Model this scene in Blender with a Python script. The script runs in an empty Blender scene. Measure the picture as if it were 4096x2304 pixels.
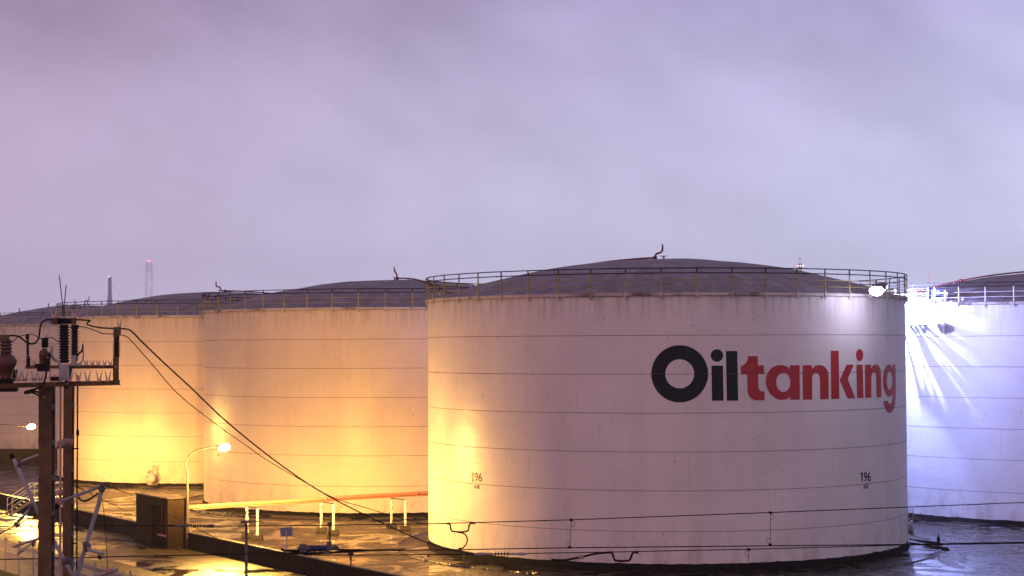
import bpy, bmesh, math, random
from mathutils import Vector, Matrix, noise
from mathutils.geometry import tessellate_polygon
random.seed(7)
R_ = math.radians
scene = bpy.context.scene
col = scene.collection

# ------------------------------------------------------------------ camera
FPX, PITCH, ROLL, CAMZ = 7200.0, 0.0323, -0.0044, 11.6      # focal length in pixels of a 4096 px wide frame
c_, s_ = math.cos(PITCH), math.sin(PITCH)
FWD = Vector((0, c_, s_)); r0 = Vector((1, 0, 0)); u0 = Vector((0, -s_, c_))
XC = math.cos(ROLL) * r0 + math.sin(ROLL) * u0
YC = math.cos(ROLL) * u0 - math.sin(ROLL) * r0
CAM = Vector((0, 0, CAMZ))
cam_d = bpy.data.cameras.new('camera'); cam = bpy.data.objects.new('camera', cam_d); col.objects.link(cam)
cam_d.sensor_width = 36; cam_d.lens = FPX * 36 / 4096; cam_d.clip_end = 9000; cam_d.clip_start = .1
m = Matrix.Identity(4)
for i in range(3):
    m[i][0] = XC[i]; m[i][1] = YC[i]; m[i][2] = -FWD[i]; m[i][3] = CAM[i]
cam.matrix_world = m
scene.camera = cam

# ------------------------------------------------------------------ render settings, exposure
scene.view_settings.view_transform = 'Standard'; scene.view_settings.look = 'None'
scene.view_settings.gamma = 1; scene.view_settings.exposure = 0
scene.view_settings.use_curve_mapping = False
scene.render.engine = 'CYCLES'
cy = scene.cycles
cy.use_denoising = True; cy.max_bounces = 6; cy.diffuse_bounces = 3; cy.glossy_bounces = 4
cy.volume_bounces = 2; cy.caustics_reflective = False; cy.caustics_refractive = False
cy.sample_clamp_indirect = 6

# ------------------------------------------------------------------ world: low dusk sky under an overcast cloud deck lit by the port
SUN_EL, SUN_AZ = R_(22), R_(215)
w = bpy.data.worlds.new('World'); scene.world = w; w.use_nodes = True
nt = w.node_tree; nt.nodes.clear(); N = nt.nodes.new; L = nt.links.new
def math_(op, a, b=None, tree=None, clamp=False):
    t = tree or nt
    n = t.nodes.new('ShaderNodeMath'); n.operation = op; n.use_clamp = clamp
    for i, v in enumerate((a, b)):
        if v is None: continue
        if isinstance(v, (int, float)): n.inputs[i].default_value = v
        else: t.links.new(v, n.inputs[i])
    return n.outputs[0]
def mixc(f, a, b, tree=None, mode='MIX'):
    t = tree or nt
    n = t.nodes.new('ShaderNodeMix'); n.data_type = 'RGBA'; n.blend_type = mode
    for i, v in ((0, f), (6, a), (7, b)):
        if isinstance(v, (int, float)): n.inputs[i].default_value = v
        elif isinstance(v, tuple): n.inputs[i].default_value = (*v, 1)
        else: t.links.new(v, n.inputs[i])
    return n.outputs[2]
def ramp_(f, stops, tree=None, interp='LINEAR'):
    t = tree or nt
    n = t.nodes.new('ShaderNodeValToRGB'); e = n.color_ramp.elements; n.color_ramp.interpolation = interp
    while len(e) < len(stops): e.new(.5)
    for k, (p, c) in enumerate(stops):
        e[k].position = p; e[k].color = (*c, 1) if isinstance(c, tuple) else (c, c, c, 1)
    t.links.new(f, n.inputs[0]); return n.outputs[0]
tc = N('ShaderNodeTexCoord'); sep = N('ShaderNodeSeparateXYZ'); L(tc.outputs['Generated'], sep.inputs[0])
X, Y, Z = sep.outputs
zc = math_('MAXIMUM', Z, 0.0)
side = math_('ADD', math_('MULTIPLY', X, 1.75), .5, clamp=True)
low = mixc(side, (.86, .74, 1.02), (1.10, 1.20, 1.54))
high = mixc(side, (.35, .238, .385), (.385, .36, .645))
elev = math_('POWER', math_('MULTIPLY', zc, 4.6, clamp=True), .8)
base = mixc(elev, low, high)
# the glow of the port fades steadily from the horizon to the zenith
up_ = math_('SUBTRACT', 1.0, math_('MULTIPLY', math_('SUBTRACT', zc, .17), 1.5, clamp=True))
up_ = math_('ADD', math_('MULTIPLY', math_('POWER', up_, 2.0), .40), .60)
cmb = N('ShaderNodeCombineXYZ')
L(math_('ADD', X, math_('MULTIPLY', Z, .5)), cmb.inputs[0]); L(Y, cmb.inputs[1]); L(math_('MULTIPLY', Z, 1.35), cmb.inputs[2])
nz = N('ShaderNodeTexNoise'); nz.inputs['Scale'].default_value = 6.2; nz.inputs['Detail'].default_value = 5
nz.inputs['Roughness'].default_value = .5; nz.inputs['Distortion'].default_value = .3
L(cmb.outputs[0], nz.inputs['Vector'])
nz2 = N('ShaderNodeTexNoise'); nz2.inputs['Scale'].default_value = 22; nz2.inputs['Detail'].default_value = 4
L(cmb.outputs[0], nz2.inputs['Vector'])
cl = math_('ADD', math_('MULTIPLY', nz.outputs[0], .7), math_('MULTIPLY', nz2.outputs[0], .3))
cl = math_('MULTIPLY', math_('SUBTRACT', cl, .5), 2.0)
amp = math_('ADD', math_('MULTIPLY', elev, .66), .07)
gain = math_('MULTIPLY', math_('ADD', math_('MULTIPLY', cl, amp), 1.04), up_)
sc_ = N('ShaderNodeVectorMath'); sc_.operation = 'SCALE'; L(base, sc_.inputs[0]); L(gain, sc_.inputs[3])
bgc = N('ShaderNodeBackground'); L(sc_.outputs[0], bgc.inputs[0]); bgc.inputs[1].default_value = 1.0
sky = N('ShaderNodeTexSky'); sky.sky_type = 'NISHITA'; sky.sun_disc = False
sky.sun_elevation = R_(-2); sky.sun_rotation = SUN_AZ
bgs = N('ShaderNodeBackground'); L(sky.outputs[0], bgs.inputs[0]); bgs.inputs[1].default_value = .05
add = N('ShaderNodeAddShader'); L(bgc.outputs[0], add.inputs[0]); L(bgs.outputs[0], add.inputs[1])
wo = N('ShaderNodeOutputWorld'); L(add.outputs[0], wo.inputs[0])

# ------------------------------------------------------------------ the one sun: weak, very soft, warm (overcast night glow of the yard)
sd = bpy.data.lights.new('sun', 'SUN'); sun = bpy.data.objects.new('sun', sd); col.objects.link(sun)
sd.energy = .60; sd.angle = R_(40); sd.color = (1, .43, .30)
sdir = Vector((math.sin(SUN_AZ) * math.cos(SUN_EL), math.cos(SUN_AZ) * math.cos(SUN_EL), math.sin(SUN_EL)))
sun.rotation_euler = (-sdir).to_track_quat('-Z', 'Y').to_euler()

# ------------------------------------------------------------------ picture point -> place
def ray(px, py):
    return FWD + XC * ((px - 2048) / FPX) - YC * ((py - 1152) / FPX)
def F(px, py, d):
    v = ray(px, py); return CAM + v * (d / v.y)
def G(px, py, z=0):
    v = ray(px, py); return CAM + v * ((z - CAMZ) / v.z)

# ------------------------------------------------------------------ materials
MAT = {}
def newmat(name):
    mt = bpy.data.materials.new(name); mt.use_nodes = True; t = mt.node_tree
    MAT[name] = mt
    return mt, t, t.nodes['Principled BSDF']
def noise_(t, scale, detail=4, vec=None, rough=.5, dist=0, coord='pos', stretch=None):
    n = t.nodes.new('ShaderNodeTexNoise'); n.inputs['Scale'].default_value = scale
    n.inputs['Detail'].default_value = detail; n.inputs['Roughness'].default_value = rough
    n.inputs['Distortion'].default_value = dist
    if vec is None:
        if coord == 'pos': vec = t.nodes.new('ShaderNodeNewGeometry').outputs['Position']
        else: vec = t.nodes.new('ShaderNodeTexCoord').outputs['Object']
    if stretch:
        mp = t.nodes.new('ShaderNodeVectorMath'); mp.operation = 'MULTIPLY'; mp.inputs[1].default_value = stretch
        t.links.new(vec, mp.inputs[0]); vec = mp.outputs[0]
    t.links.new(vec, n.inputs['Vector'])
    return n.outputs[0]
def bump_(t, b, h, strength=.3, dist=.02, chain=None):
    n = t.nodes.new('ShaderNodeBump'); n.inputs['Strength'].default_value = strength; n.inputs['Distance'].default_value = dist
    t.links.new(h, n.inputs['Height'])
    if chain: t.links.new(chain, n.inputs['Normal'])
    t.links.new(n.outputs[0], b.inputs['Normal']); return n.outputs[0]
def simple(name, c, rough=.5, metal=0, var=.25, scale=6, bump=.15, spec=.5, dirt=None):
    mt, t, b = newmat(name)
    n = noise_(t, scale, 5, coord='obj')
    hi = tuple(min(1, x * (1 + var)) for x in c); lo = tuple(x * (1 - var) for x in c)
    cc = mixc(n, lo, hi, t)
    if dirt:
        n2 = noise_(t, scale * .35, 6, rough=.65)
        f = ramp_(n2, [(.5, 0.0), (.66, 1.0)], t)
        cc = mixc(f, cc, dirt, t)
    t.links.new(cc, b.inputs['Base Color'])
    rr = math_('ADD', math_('MULTIPLY', n, .25), rough - .12, t); t.links.new(rr, b.inputs['Roughness'])
    b.inputs['Metallic'].default_value = metal; b.inputs['Specular IOR Level'].default_value = spec
    if bump: bump_(t, b, noise_(t, scale * 5, 3, coord='obj'), bump, .01)
    return mt

def paint(name, c, streaks=True, dirt=.5):
    """weathered cream tank enamel: drips under the rim, rust runs, chips, slow vertical waviness"""
    mt, t, b = newmat(name)
    pos = t.nodes.new('ShaderNodeNewGeometry').outputs['Position']
    sp = t.nodes.new('ShaderNodeSeparateXYZ'); t.links.new(pos, sp.inputs[0]); z = sp.outputs[2]
    big = noise_(t, .35, 5, pos, .6)
    cc = mixc(math_('MULTIPLY', big, 1.0, t), tuple(x * .82 for x in c), tuple(min(1, x * 1.12) for x in c), t)
    # fine speckle
    fine = noise_(t, 3.2, 6, pos, .7)
    cc = mixc(math_('MULTIPLY', ramp_(fine, [(.52, 0.0), (.75, 1.0)], t), .22, t), cc, tuple(x * .6 for x in c), t)
    # vertical wash streaks
    st = noise_(t, 1.0, 4, pos, .62, stretch=(.8, .8, .05))
    cc = mixc(math_('MULTIPLY', ramp_(st, [(.48, 0.0), (.68, 1.0)], t), .10 * dirt * 2, t), cc, tuple(x * .6 for x in (c[0], c[1] * .96, c[2] * .9)), t)
    # dark drips hanging from the rim
    st2 = noise_(t, 1.0, 5, pos, .65, stretch=(3.4, 3.4, .16))
    rim = math_('SUBTRACT', 1.0, math_('MULTIPLY', math_('SUBTRACT', 14.2, z, t), .62, t), t, clamp=True)
    drip = math_('MULTIPLY', ramp_(st2, [(.44, 0.0), (.64, 1.0)], t), rim, t)
    rim2 = math_('SUBTRACT', 1.0, math_('MULTIPLY', math_('SUBTRACT', 14.2, z, t), 4.0, t), t, clamp=True)
    drip = math_('ADD', drip, math_('MULTIPLY', rim2, .45, t), t, clamp=True)
    cc = mixc(math_('MULTIPLY', drip, .8 * dirt * 1.0, t, clamp=True), cc, (.16, .13, .10), t)
    # grime creeping up from the foot
    gm = math_('SUBTRACT', 1.0, math_('MULTIPLY', math_('SUBTRACT', z, .5, t), .42, t), t, clamp=True)
    gf = math_('MULTIPLY', ramp_(noise_(t, 1.0, 5, pos, .65, stretch=(1.1, 1.1, .5)), [(.46, 0.0), (.66, 1.0)], t), gm, t)
    cc = mixc(math_('MULTIPLY', gf, .45, t), cc, (.24, .17, .12), t)
    # rust spots
    sp1 = noise_(t, 1.15, 7, pos, .72)
    cc = mixc(math_('MULTIPLY', ramp_(sp1, [(.655, 0.0), (.74, 1.0)], t), .6, t), cc, (.16, .10, .06), t)
    chips = noise_(t, 4.5, 3, pos, .5)
    cc = mixc(ramp_(chips, [(.745, 0.0), (.76, 1.0)], t), cc, (.035, .025, .02), t)
    t.links.new(cc, b.inputs['Base Color'])
    rr = math_('ADD', math_('MULTIPLY', fine, .18, t), .30, t); t.links.new(rr, b.inputs['Roughness'])
    b.inputs['Specular IOR Level'].default_value = .24
    wv = noise_(t, 1.0, 2, pos, .5, stretch=(.5, .5, 1.3))
    ch = bump_(t, b, wv, .5, .05)
    bump_(t, b, noise_(t, 9, 4, pos, .6), .12, .02, ch)
    return mt
paint('cream_enamel', (.74, .645, .60), dirt=.55)
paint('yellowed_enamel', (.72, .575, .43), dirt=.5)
paint('grey_white_enamel', (.70, .71, .74), dirt=.35)
def letterpaint(name, c, wash=.2, spec=.5):
    mt, t, b = newmat(name)
    f = noise_(t, 2.2, 6, None, .7); s = noise_(t, 1.0, 4, None, .6, stretch=(2.2, 2.2, .1))
    cc = mixc(f, tuple(x * .75 for x in c), tuple(x * 1.2 for x in c), t)
    cc = mixc(math_('MULTIPLY', ramp_(s, [(.5, 0.0), (.75, 1.0)], t), wash, t), cc, (.30, .24, .22), t); b.inputs['Specular IOR Level'].default_value = spec
    t.links.new(cc, b.inputs['Base Color']); b.inputs['Roughness'].default_value = .34
    wv = noise_(t, 1.0, 2, None, .5, stretch=(.5, .5, 1.3)); bump_(t, b, wv, .5, .05)
letterpaint('black_lettering', (.005, .0045, .007), .03, .2); letterpaint('red_lettering', (.40, .014, .016), .10, .35)
letterpaint('faded_lettering', (.30, .29, .34))
simple('seam_rust', (.17, .11, .075), .8, scale=1.6, var=.85)
simple('bitumen', (.006, .005, .005), .6, scale=3, var=.4, bump=.5, spec=.12)
simple('yellow_paint', (.34, .27, .075), .5, scale=5, dirt=(.20, .13, .06))
simple('black_paint', (0.0060, 0.0055, 0.0065), .38, scale=5, spec=.25)
simple('shelf_paint', (.52, .44, .39), .5, scale=2, dirt=(.16, .12, .09), var=.2)
simple('red_pipe', (.17, .022, .018), .38, scale=4)
simple('orange_pipe', (.68, .25, .15), .30, scale=2.5, var=.12)
simple('white_post', (.78, .76, .70), .35, scale=3, var=.1)
simple('galvanised', (.43, .37, .35), .38, .35, scale=5)
simple('pole_grey', (.06, .05, .045), .45, .2, scale=5)
simple('dull_steel', (.16, .14, .13), .45, .5, scale=6)
simple('brown_steel', (.15, .078, .030), .5, .1, scale=5, var=.35, dirt=(.09, .045, .02))
simple('dark_steel', (0.0250, 0.0190, 0.0160), .5, .3, scale=5, spec=.25)
simple('rubber', (0.0150, 0.0110, 0.0100), .45, scale=9, spec=.25)
simple('wire_copper', (0.0225, 0.0140, 0.0120), .42, .6, scale=9, spec=.25)
simple('silicone', (0.0375, 0.0250, 0.0290), .45, scale=9, spec=.25)
simple('green_silicone', (0.0275, 0.0300, 0.0290), .45, scale=9, spec=.25)
simple('brown_glaze', (.10, .030, .016), .12, scale=4, bump=0)
simple('blue_silicone', (.045, .045, .12), .4, scale=9)
simple('spike_plastic', (.62, .40, .33), .4, scale=5, bump=0)
simple('clamp_pink', (.45, .26, .20), .38, .4, scale=7)
simple('concrete_block', (.045, .034, .026), .8, scale=3, var=.35, bump=.5)
simple('sign_grey', (.17, .175, .23), .42, scale=3)
simple('rail_steel', (.26, .21, .19), .2, .9, scale=4)
simple('sleeper_concrete', (.17, .14, .12), .6, scale=4, bump=.4)
simple('hazed_pylon_paint', (.62, .42, .42), .6, scale=.2, bump=0)  # pale base colour holds part of the distance haze
simple('hazed_bridge_concrete', (.40, .38, .46), .8, scale=.05, bump=0)  # light concrete, paled further so the colour stands in for some haze
simple('blue_housing', (.03, .05, .17), .4, scale=4)
def emit(name, c, s):
    mt, t, b = newmat(name); b.inputs['Base Color'].default_value = (*c, 1)
    b.inputs['Emission Color'].default_value = (*c, 1); b.inputs['Emission Strength'].default_value = s
emit('sodium_glow', (1, .72, .36), 60); emit('white_glow', (.72, .72, 1), 90)
emit('red_beacon', (1, .10, .06), 9); emit('pale_beacon', (1, .55, .42), 14)

def roofmat():
    mt, t, b = newmat('roof_felt')
    oc = t.nodes.new('ShaderNodeTexCoord').outputs['Object']
    sp = t.nodes.new('ShaderNodeSeparateXYZ'); t.links.new(oc, sp.inputs[0])
    ang = math_('ARCTAN2', sp.outputs[0], sp.outputs[1], t)
    rad = math_('SQRT', math_('ADD', math_('POWER', sp.outputs[0], 2.0, t), math_('POWER', sp.outputs[1], 2.0, t), t), None, t)
    cb = t.nodes.new('ShaderNodeCombineXYZ'); t.links.new(math_('MULTIPLY', ang, 7.0, t), cb.inputs[0]); t.links.new(math_('MULTIPLY', rad, .22, t), cb.inputs[1])
    n1 = noise_(t, 2.6, 7, cb.outputs[0], .68, .6)
    n2 = noise_(t, .55, 7, None, .68, .8)
    v = math_('ADD', math_('MULTIPLY', n1, .5, t), math_('MULTIPLY', n2, .5, t), t)
    cc = ramp_(v, [(.37, (.12, .10, .10)), (.5, (.20, .172, .178)), (.63, (.31, .27, .28))], t)
    # pale radial lap joints
    pg = math_('PINGPONG', math_('MULTIPLY', ang, 24 / (2 * math.pi), t), .5, t)
    ln = math_('LESS_THAN', math_('MULTIPLY', pg, rad, t), .035, t)
    cc = mixc(math_('MULTIPLY', ln, .55, t), cc, (.36, .32, .31), t)
    t.links.new(cc, b.inputs['Base Color']); b.inputs['Roughness'].default_value = .62
    ch = bump_(t, b, n1, .5, .08); bump_(t, b, noise_(t, 5, 5), .3, .03, ch)
roofmat()

def wetmat(name, dark, light, rdry, rwet, wetlo, wethi, scale=1.0, bumps=.35, spec=.5, dryspec=.3):
    """wet, patched paving: standing films of water over a flaking surface"""
    mt, t, b = newmat(name)
    pos = t.nodes.new('ShaderNodeNewGeometry').outputs['Position']
    n1 = noise_(t, .22 * scale, 8, pos, .62, 1.2)
    n2 = noise_(t, 1.3 * scale, 7, pos, .65, .6)
    n3 = noise_(t, 7 * scale, 5, pos, .6)
    v = math_('ADD', math_('MULTIPLY', n1, .55, t), math_('MULTIPLY', n2, .45, t), t)
    cc = ramp_(v, [(.38, dark), (.62, light)], t)
    flake = ramp_(n2, [(.47, 0.0), (.50, 1.0)], t)
    cc = mixc(math_('MULTIPLY', flake, .35, t), cc, tuple(x * .55 for x in dark), t)
    wet = ramp_(n1, [(wetlo, 1.0), (wethi, 0.0)], t)
    cc = mixc(math_('MULTIPLY', wet, .45, t), cc, tuple(x * .6 for x in dark), t)
    t.links.new(cc, b.inputs['Base Color'])
    rd = math_('ADD', math_('MULTIPLY', n3, .22, t), rdry - .11, t)
    mr = t.nodes.new('ShaderNodeMix'); mr.data_type = 'FLOAT'
    t.links.new(wet, mr.inputs[0]); t.links.new(rd, mr.inputs[2]); mr.inputs[3].default_value = rwet
    t.links.new(mr.outputs[0], b.inputs['Roughness']); t.links.new(math_('ADD', math_('MULTIPLY', wet, spec - dryspec, t), dryspec, t), b.inputs['Specular IOR Level'])
    h = math_('ADD', math_('MULTIPLY', flake, .35, t), math_('ADD', math_('MULTIPLY', n2, .6, t), math_('MULTIPLY', n3, .22, t), t), t)
    h = math_('MULTIPLY', h, math_('SUBTRACT', 1.0, math_('MULTIPLY', wet, .90, t), t), t)
    bump_(t, b, h, bumps, .10)
wetmat('wet_bund_floor', (.009, .0045, .0025), (.034, .018, .009), .36, .05, .47, .52, 1.7, .60, .6, .30)
wetmat('wet_road', (.014, .008, .0045), (.042, .025, .014), .48, .12, .44, .52, .9, .25, .5, .22)
wetmat('wet_earth', (.014, .008, .004), (.045, .025, .012), .6, .3, .36, .44, 1.5, .5, .4, .15)
wetmat('ballast', (.010, .007, .006), (.040, .025, .018), .7, .5, .2, .3, 6, .9, .2, .12)
wetmat('wet_wall', (.010, .0055, .003), (.032, .018, .009), .7, .5, .35, .5, 1.6, .3, .12, .08)
wetmat('wall_cap', (.05, .04, .03), (.13, .10, .07), .5, .25, .4, .5, 1.6, .3)
wetmat('stained_render', (.014, .010, .007), (.038, .022, .012), .7, .55, .30, .42, 1.4, .35, .12, .08)

# ------------------------------------------------------------------ mesh helpers
class MB:
    def __init__(s): s.v = []; s.f = []; s.m = []; s.sm = []
    def add(s, vs, fs, mi=0, smooth=False):
        o = len(s.v); s.v += [tuple(x) for x in vs]
        s.f += [tuple(i + o for i in f) for f in fs]; s.m += [mi] * len(fs); s.sm += [smooth] * len(fs)
    def box(s, c, size, mi=0, mat=None, taper=1.0):
        hx, hy, hz = (x / 2 for x in size)
        vs = []
        for dz in (-1, 1):
            k = 1 if dz < 0 else taper
            for dx, dy in ((-1, -1), (1, -1), (1, 1), (-1, 1)):
                p = Vector((dx * hx * k, dy * hy * k, dz * hz))
                if mat: p = mat @ p
                vs.append(Vector(c) + p)
        s.add(vs, [(0, 3, 2, 1), (4, 5, 6, 7), (0, 1, 5, 4), (1, 2, 6, 5), (2, 3, 7, 6), (3, 0, 4, 7)], mi)
    def bar(s, a, b, wx, wy, mi=0, up=Vector((0, 1, 0))):
        """square-section bar from a to b; wx across, wy along `up`"""
        a = Vector(a); b = Vector(b); d = (b - a).normalized()
        x = d.cross(up)
        if x.length < 1e-4: x = d.cross(Vector((1, 0, 0)))
        x.normalize(); y = x.cross(d).normalized()
        vs = [p + x * sx * wx / 2 + y * sy * wy / 2 for p in (a, b) for sx, sy in ((-1, -1), (1, -1), (1, 1), (-1, 1))]
        s.add(vs, [(0, 3, 2, 1), (4, 5, 6, 7), (0, 1, 5, 4), (1, 2, 6, 5), (2, 3, 7, 6), (3, 0, 4, 7)], mi)
    def tube(s, pts, r, n=8, mi=0, closed=False, caps=True):
        pts = [Vector(p) for p in pts]; k = len(pts)
        rs = r if isinstance(r, (list, tuple)) else [r] * k
        tang = []
        for i in range(k):
            a = pts[(i - 1) % k] if (closed or i > 0) else pts[i]
            b = pts[(i + 1) % k] if (closed or i < k - 1) else pts[i]
            tang.append((b - a).normalized() if (b - a).length > 1e-9 else Vector((0, 0, 1)))
        ref = Vector((0, 0, 1)) if abs(tang[0].z) < .9 else Vector((1, 0, 0))
        nx = tang[0].cross(ref).normalized(); vs = []
        for i in range(k):
            nx = (nx - tang[i] * nx.dot(tang[i])).normalized(); ny = tang[i].cross(nx)
            for j in range(n):
                a = 2 * math.pi * j / n
                vs.append(pts[i] + (nx * math.cos(a) + ny * math.sin(a)) * rs[i])
        fs = []
        for i in range(k if closed else k - 1):
            i2 = (i + 1) % k
            for j in range(n): fs.append((i * n + j, i * n + (j + 1) % n, i2 * n + (j + 1) % n, i2 * n + j))
        s.add(vs, fs, mi, True)
        if caps and not closed:
            o = len(s.v) - k * n
            s.f.append(tuple(o + j for j in range(n - 1, -1, -1))); s.f.append(tuple(o + (k - 1) * n + j for j in range(n)))
            s.m += [mi, mi]; s.sm += [False, False]
    def lathe(s, prof, a=(0, 0, 0), axis=(0, 0, 1), n=24, mi=0, smooth=True, flip=False):
        """prof: (radius, distance along axis)"""
        axis = Vector(axis).normalized(); a = Vector(a)
        x = axis.orthogonal().normalized() if abs(axis.z) < .999 else Vector((1, 0, 0)); y = axis.cross(x)
        vs = []
        for r, h in prof:
            for j in range(n):
                t = 2 * math.pi * j / n
                vs.append(a + axis * h + (x * math.cos(t) + y * math.sin(t)) * r)
        fs = [(i * n + j, i * n + (j + 1) % n, (i + 1) * n + (j + 1) % n, (i + 1) * n + j) for i in range(len(prof) - 1) for j in range(n)]
        s.add(vs, fs, mi, smooth)
    def mesh(s, name, mats):
        me = bpy.data.meshes.new(name); me.from_pydata(s.v, [], s.f)
        for mt in (mats if isinstance(mats, (list, tuple)) else [mats]): me.materials.append(MAT[mt])
        me.polygons.foreach_set('material_index', s.m); me.polygons.foreach_set('use_smooth', s.sm)
        me.update(); return me
    def build(s, name, mats, parent=None, **kw):
        return link(name, s.mesh(name, mats), parent, **kw)
def link(name, data, parent=None, loc=None, rotz=0, label=None, cat=None, group=None, kind=None):
    o = bpy.data.objects.new(name, data); col.objects.link(o)
    if loc is not None: o.location = loc
    if rotz: o.rotation_euler.z = rotz
    if parent:
        o.parent = parent
        if loc is None and data is not None: o.location = -Vector(parent.location)     # meshes written in world space
    tag(o, label, cat, group, kind); return o
def tag(o, label=None, cat=None, group=None, kind=None):
    if label: o['label'] = label
    if cat: o['category'] = cat
    if group: o['group'] = group
    if kind: o['kind'] = kind
def thing(name, loc, label, cat, group=None):
    return link(name, None, None, Vector(loc), 0, label, cat, group)
def smooth_path(pts, n=6):
    """Catmull-Rom through the points"""
    pts = [Vector(p) for p in pts]; out = []
    for i in range(len(pts) - 1):
        p0 = pts[max(i - 1, 0)]; p1 = pts[i]; p2 = pts[i + 1]; p3 = pts[min(i + 2, len(pts) - 1)]
        for k in range(n):
            t = k / n
            out.append(.5 * ((2 * p1) + (p2 - p0) * t + (2 * p0 - 5 * p1 + 4 * p2 - p3) * t * t + (3 * p1 - p0 - 3 * p2 + p3) * t ** 3))
    out.append(pts[-1]); return out

# ------------------------------------------------------------------ the setting: ground, road, verge, ballast
WA, WB = Vector((-37.9, 133.0, 0)), Vector((-10.1, 91.5, 0))         # foot of the long bund wall
WD = (WB - WA).normalized(); WN = Vector((WD.y, -WD.x, 0))            # along the wall; towards the railway
if WN.y > 0: WN = -WN
def along(a, n, z=0): return WA + WD * a + WN * n + Vector((0, 0, z))
def strip(name, n0, n1, z, mat, a0=-120, a1=110, kind='structure', wob=0, seg=60):
    b = MB(); vs = []
    for i in range(seg + 1):
        a = a0 + (a1 - a0) * i / seg
        w1 = wob * (noise.noise(Vector((a * .35, n1, 0))) + .5 * noise.noise(Vector((a * 1.3, n1, 4)))); w0 = 0
        vs += [along(a, n0 + w0, z), along(a, n1 + w1, z)]
    b.add(vs, [(2 * i, 2 * i + 1, 2 * i + 3, 2 * i + 2) for i in range(seg)])
    o = b.build(name, mat); tag(o, kind=kind); return o
b = MB(); s0 = 4200
b.add([(-s0, -400, 0), (s0, -400, 0), (s0, s0, 0), (-s0, s0, 0)], [(0, 1, 2, 3)])
tag(b.build('ground', 'wet_earth'), kind='structure')
b = MB(); p = [along(-140, 0, .006), along(60, 0, .006), Vector((90, 60, .006)), Vector((90, 260, .006)), Vector((-120, 330, .006))]
b.add(p, [(0, 1, 2, 3, 4)]); tag(b.build('bund_floor', 'wet_bund_floor'), kind='structure')
strip('road', -.5, 5.9, .014, 'wet_road', wob=.18)
strip('verge', 5.6, 7.6, .010, 'wet_earth')
strip('ballast_bed', 7.2, 70, .022, 'ballast')

# ------------------------------------------------------------------ storage tanks
SEAM = [14.18, 12.12, 10.14, 8.15, 6.17, 4.20, 2.13, .15]
GAP = .028
def plate_mesh(R, h, deg=36.0, n=36, mat='cream_enamel', bulge=0.0):
    g = .008 / R; a1 = R_(deg) - g; vs = []; fs = []; th = .018
    for i in range(n + 1):
        a = g * .5 + (a1 - 0) * i / n
        for (r, z) in ((R, GAP * .5), (R, h - GAP * .5)): vs.append((r * math.sin(a), -r * math.cos(a), z))
    for i in range(n): fs.append((2 * i, 2 * i + 2, 2 * i + 3, 2 * i + 1))
    nf = len(fs); o = len(vs)
    for i in range(n + 1):
        a = g * .5 + a1 * i / n; r = R
        vs.append((r * math.sin(a), -r * math.cos(a), GAP * .5)); vs.append((r * math.sin(a), -r * math.cos(a), h - GAP * .5))
        r = R - th
        vs.append((r * math.sin(a), -r * math.cos(a), GAP * .5)); vs.append((r * math.sin(a), -r * math.cos(a), h - GAP * .5))
    for i in range(0, n, 1):
        q = o + 4 * i
        fs.append((q, q + 2, q + 6, q + 4)); fs.append((q + 1, q + 5, q + 7, q + 3))
    fs.append((o, o + 1, o + 3, o + 2)); q = o + 4 * n; fs.append((q, q + 2, q + 3, q + 1))
    me = bpy.data.meshes.new('plate'); me.from_pydata(vs, [], fs); me.materials.append(MAT[mat])
    for k, pl in enumerate(me.polygons): pl.use_smooth = k < nf
    nor = []
    for pl in me.polygons:
        for vi in pl.vertices:
            v = Vector(vs[vi])
            nor.append(Vector((v.x, v.y, 0)).normalized() if pl.index < nf else pl.normal.copy())
    me.normals_split_custom_set(nor); return me

def ring_pts(R, z, n=192): return [Vector((R * math.sin(2 * math.pi * i / n), -R * math.cos(2 * math.pi * i / n), z)) for i in range(n)]

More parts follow.
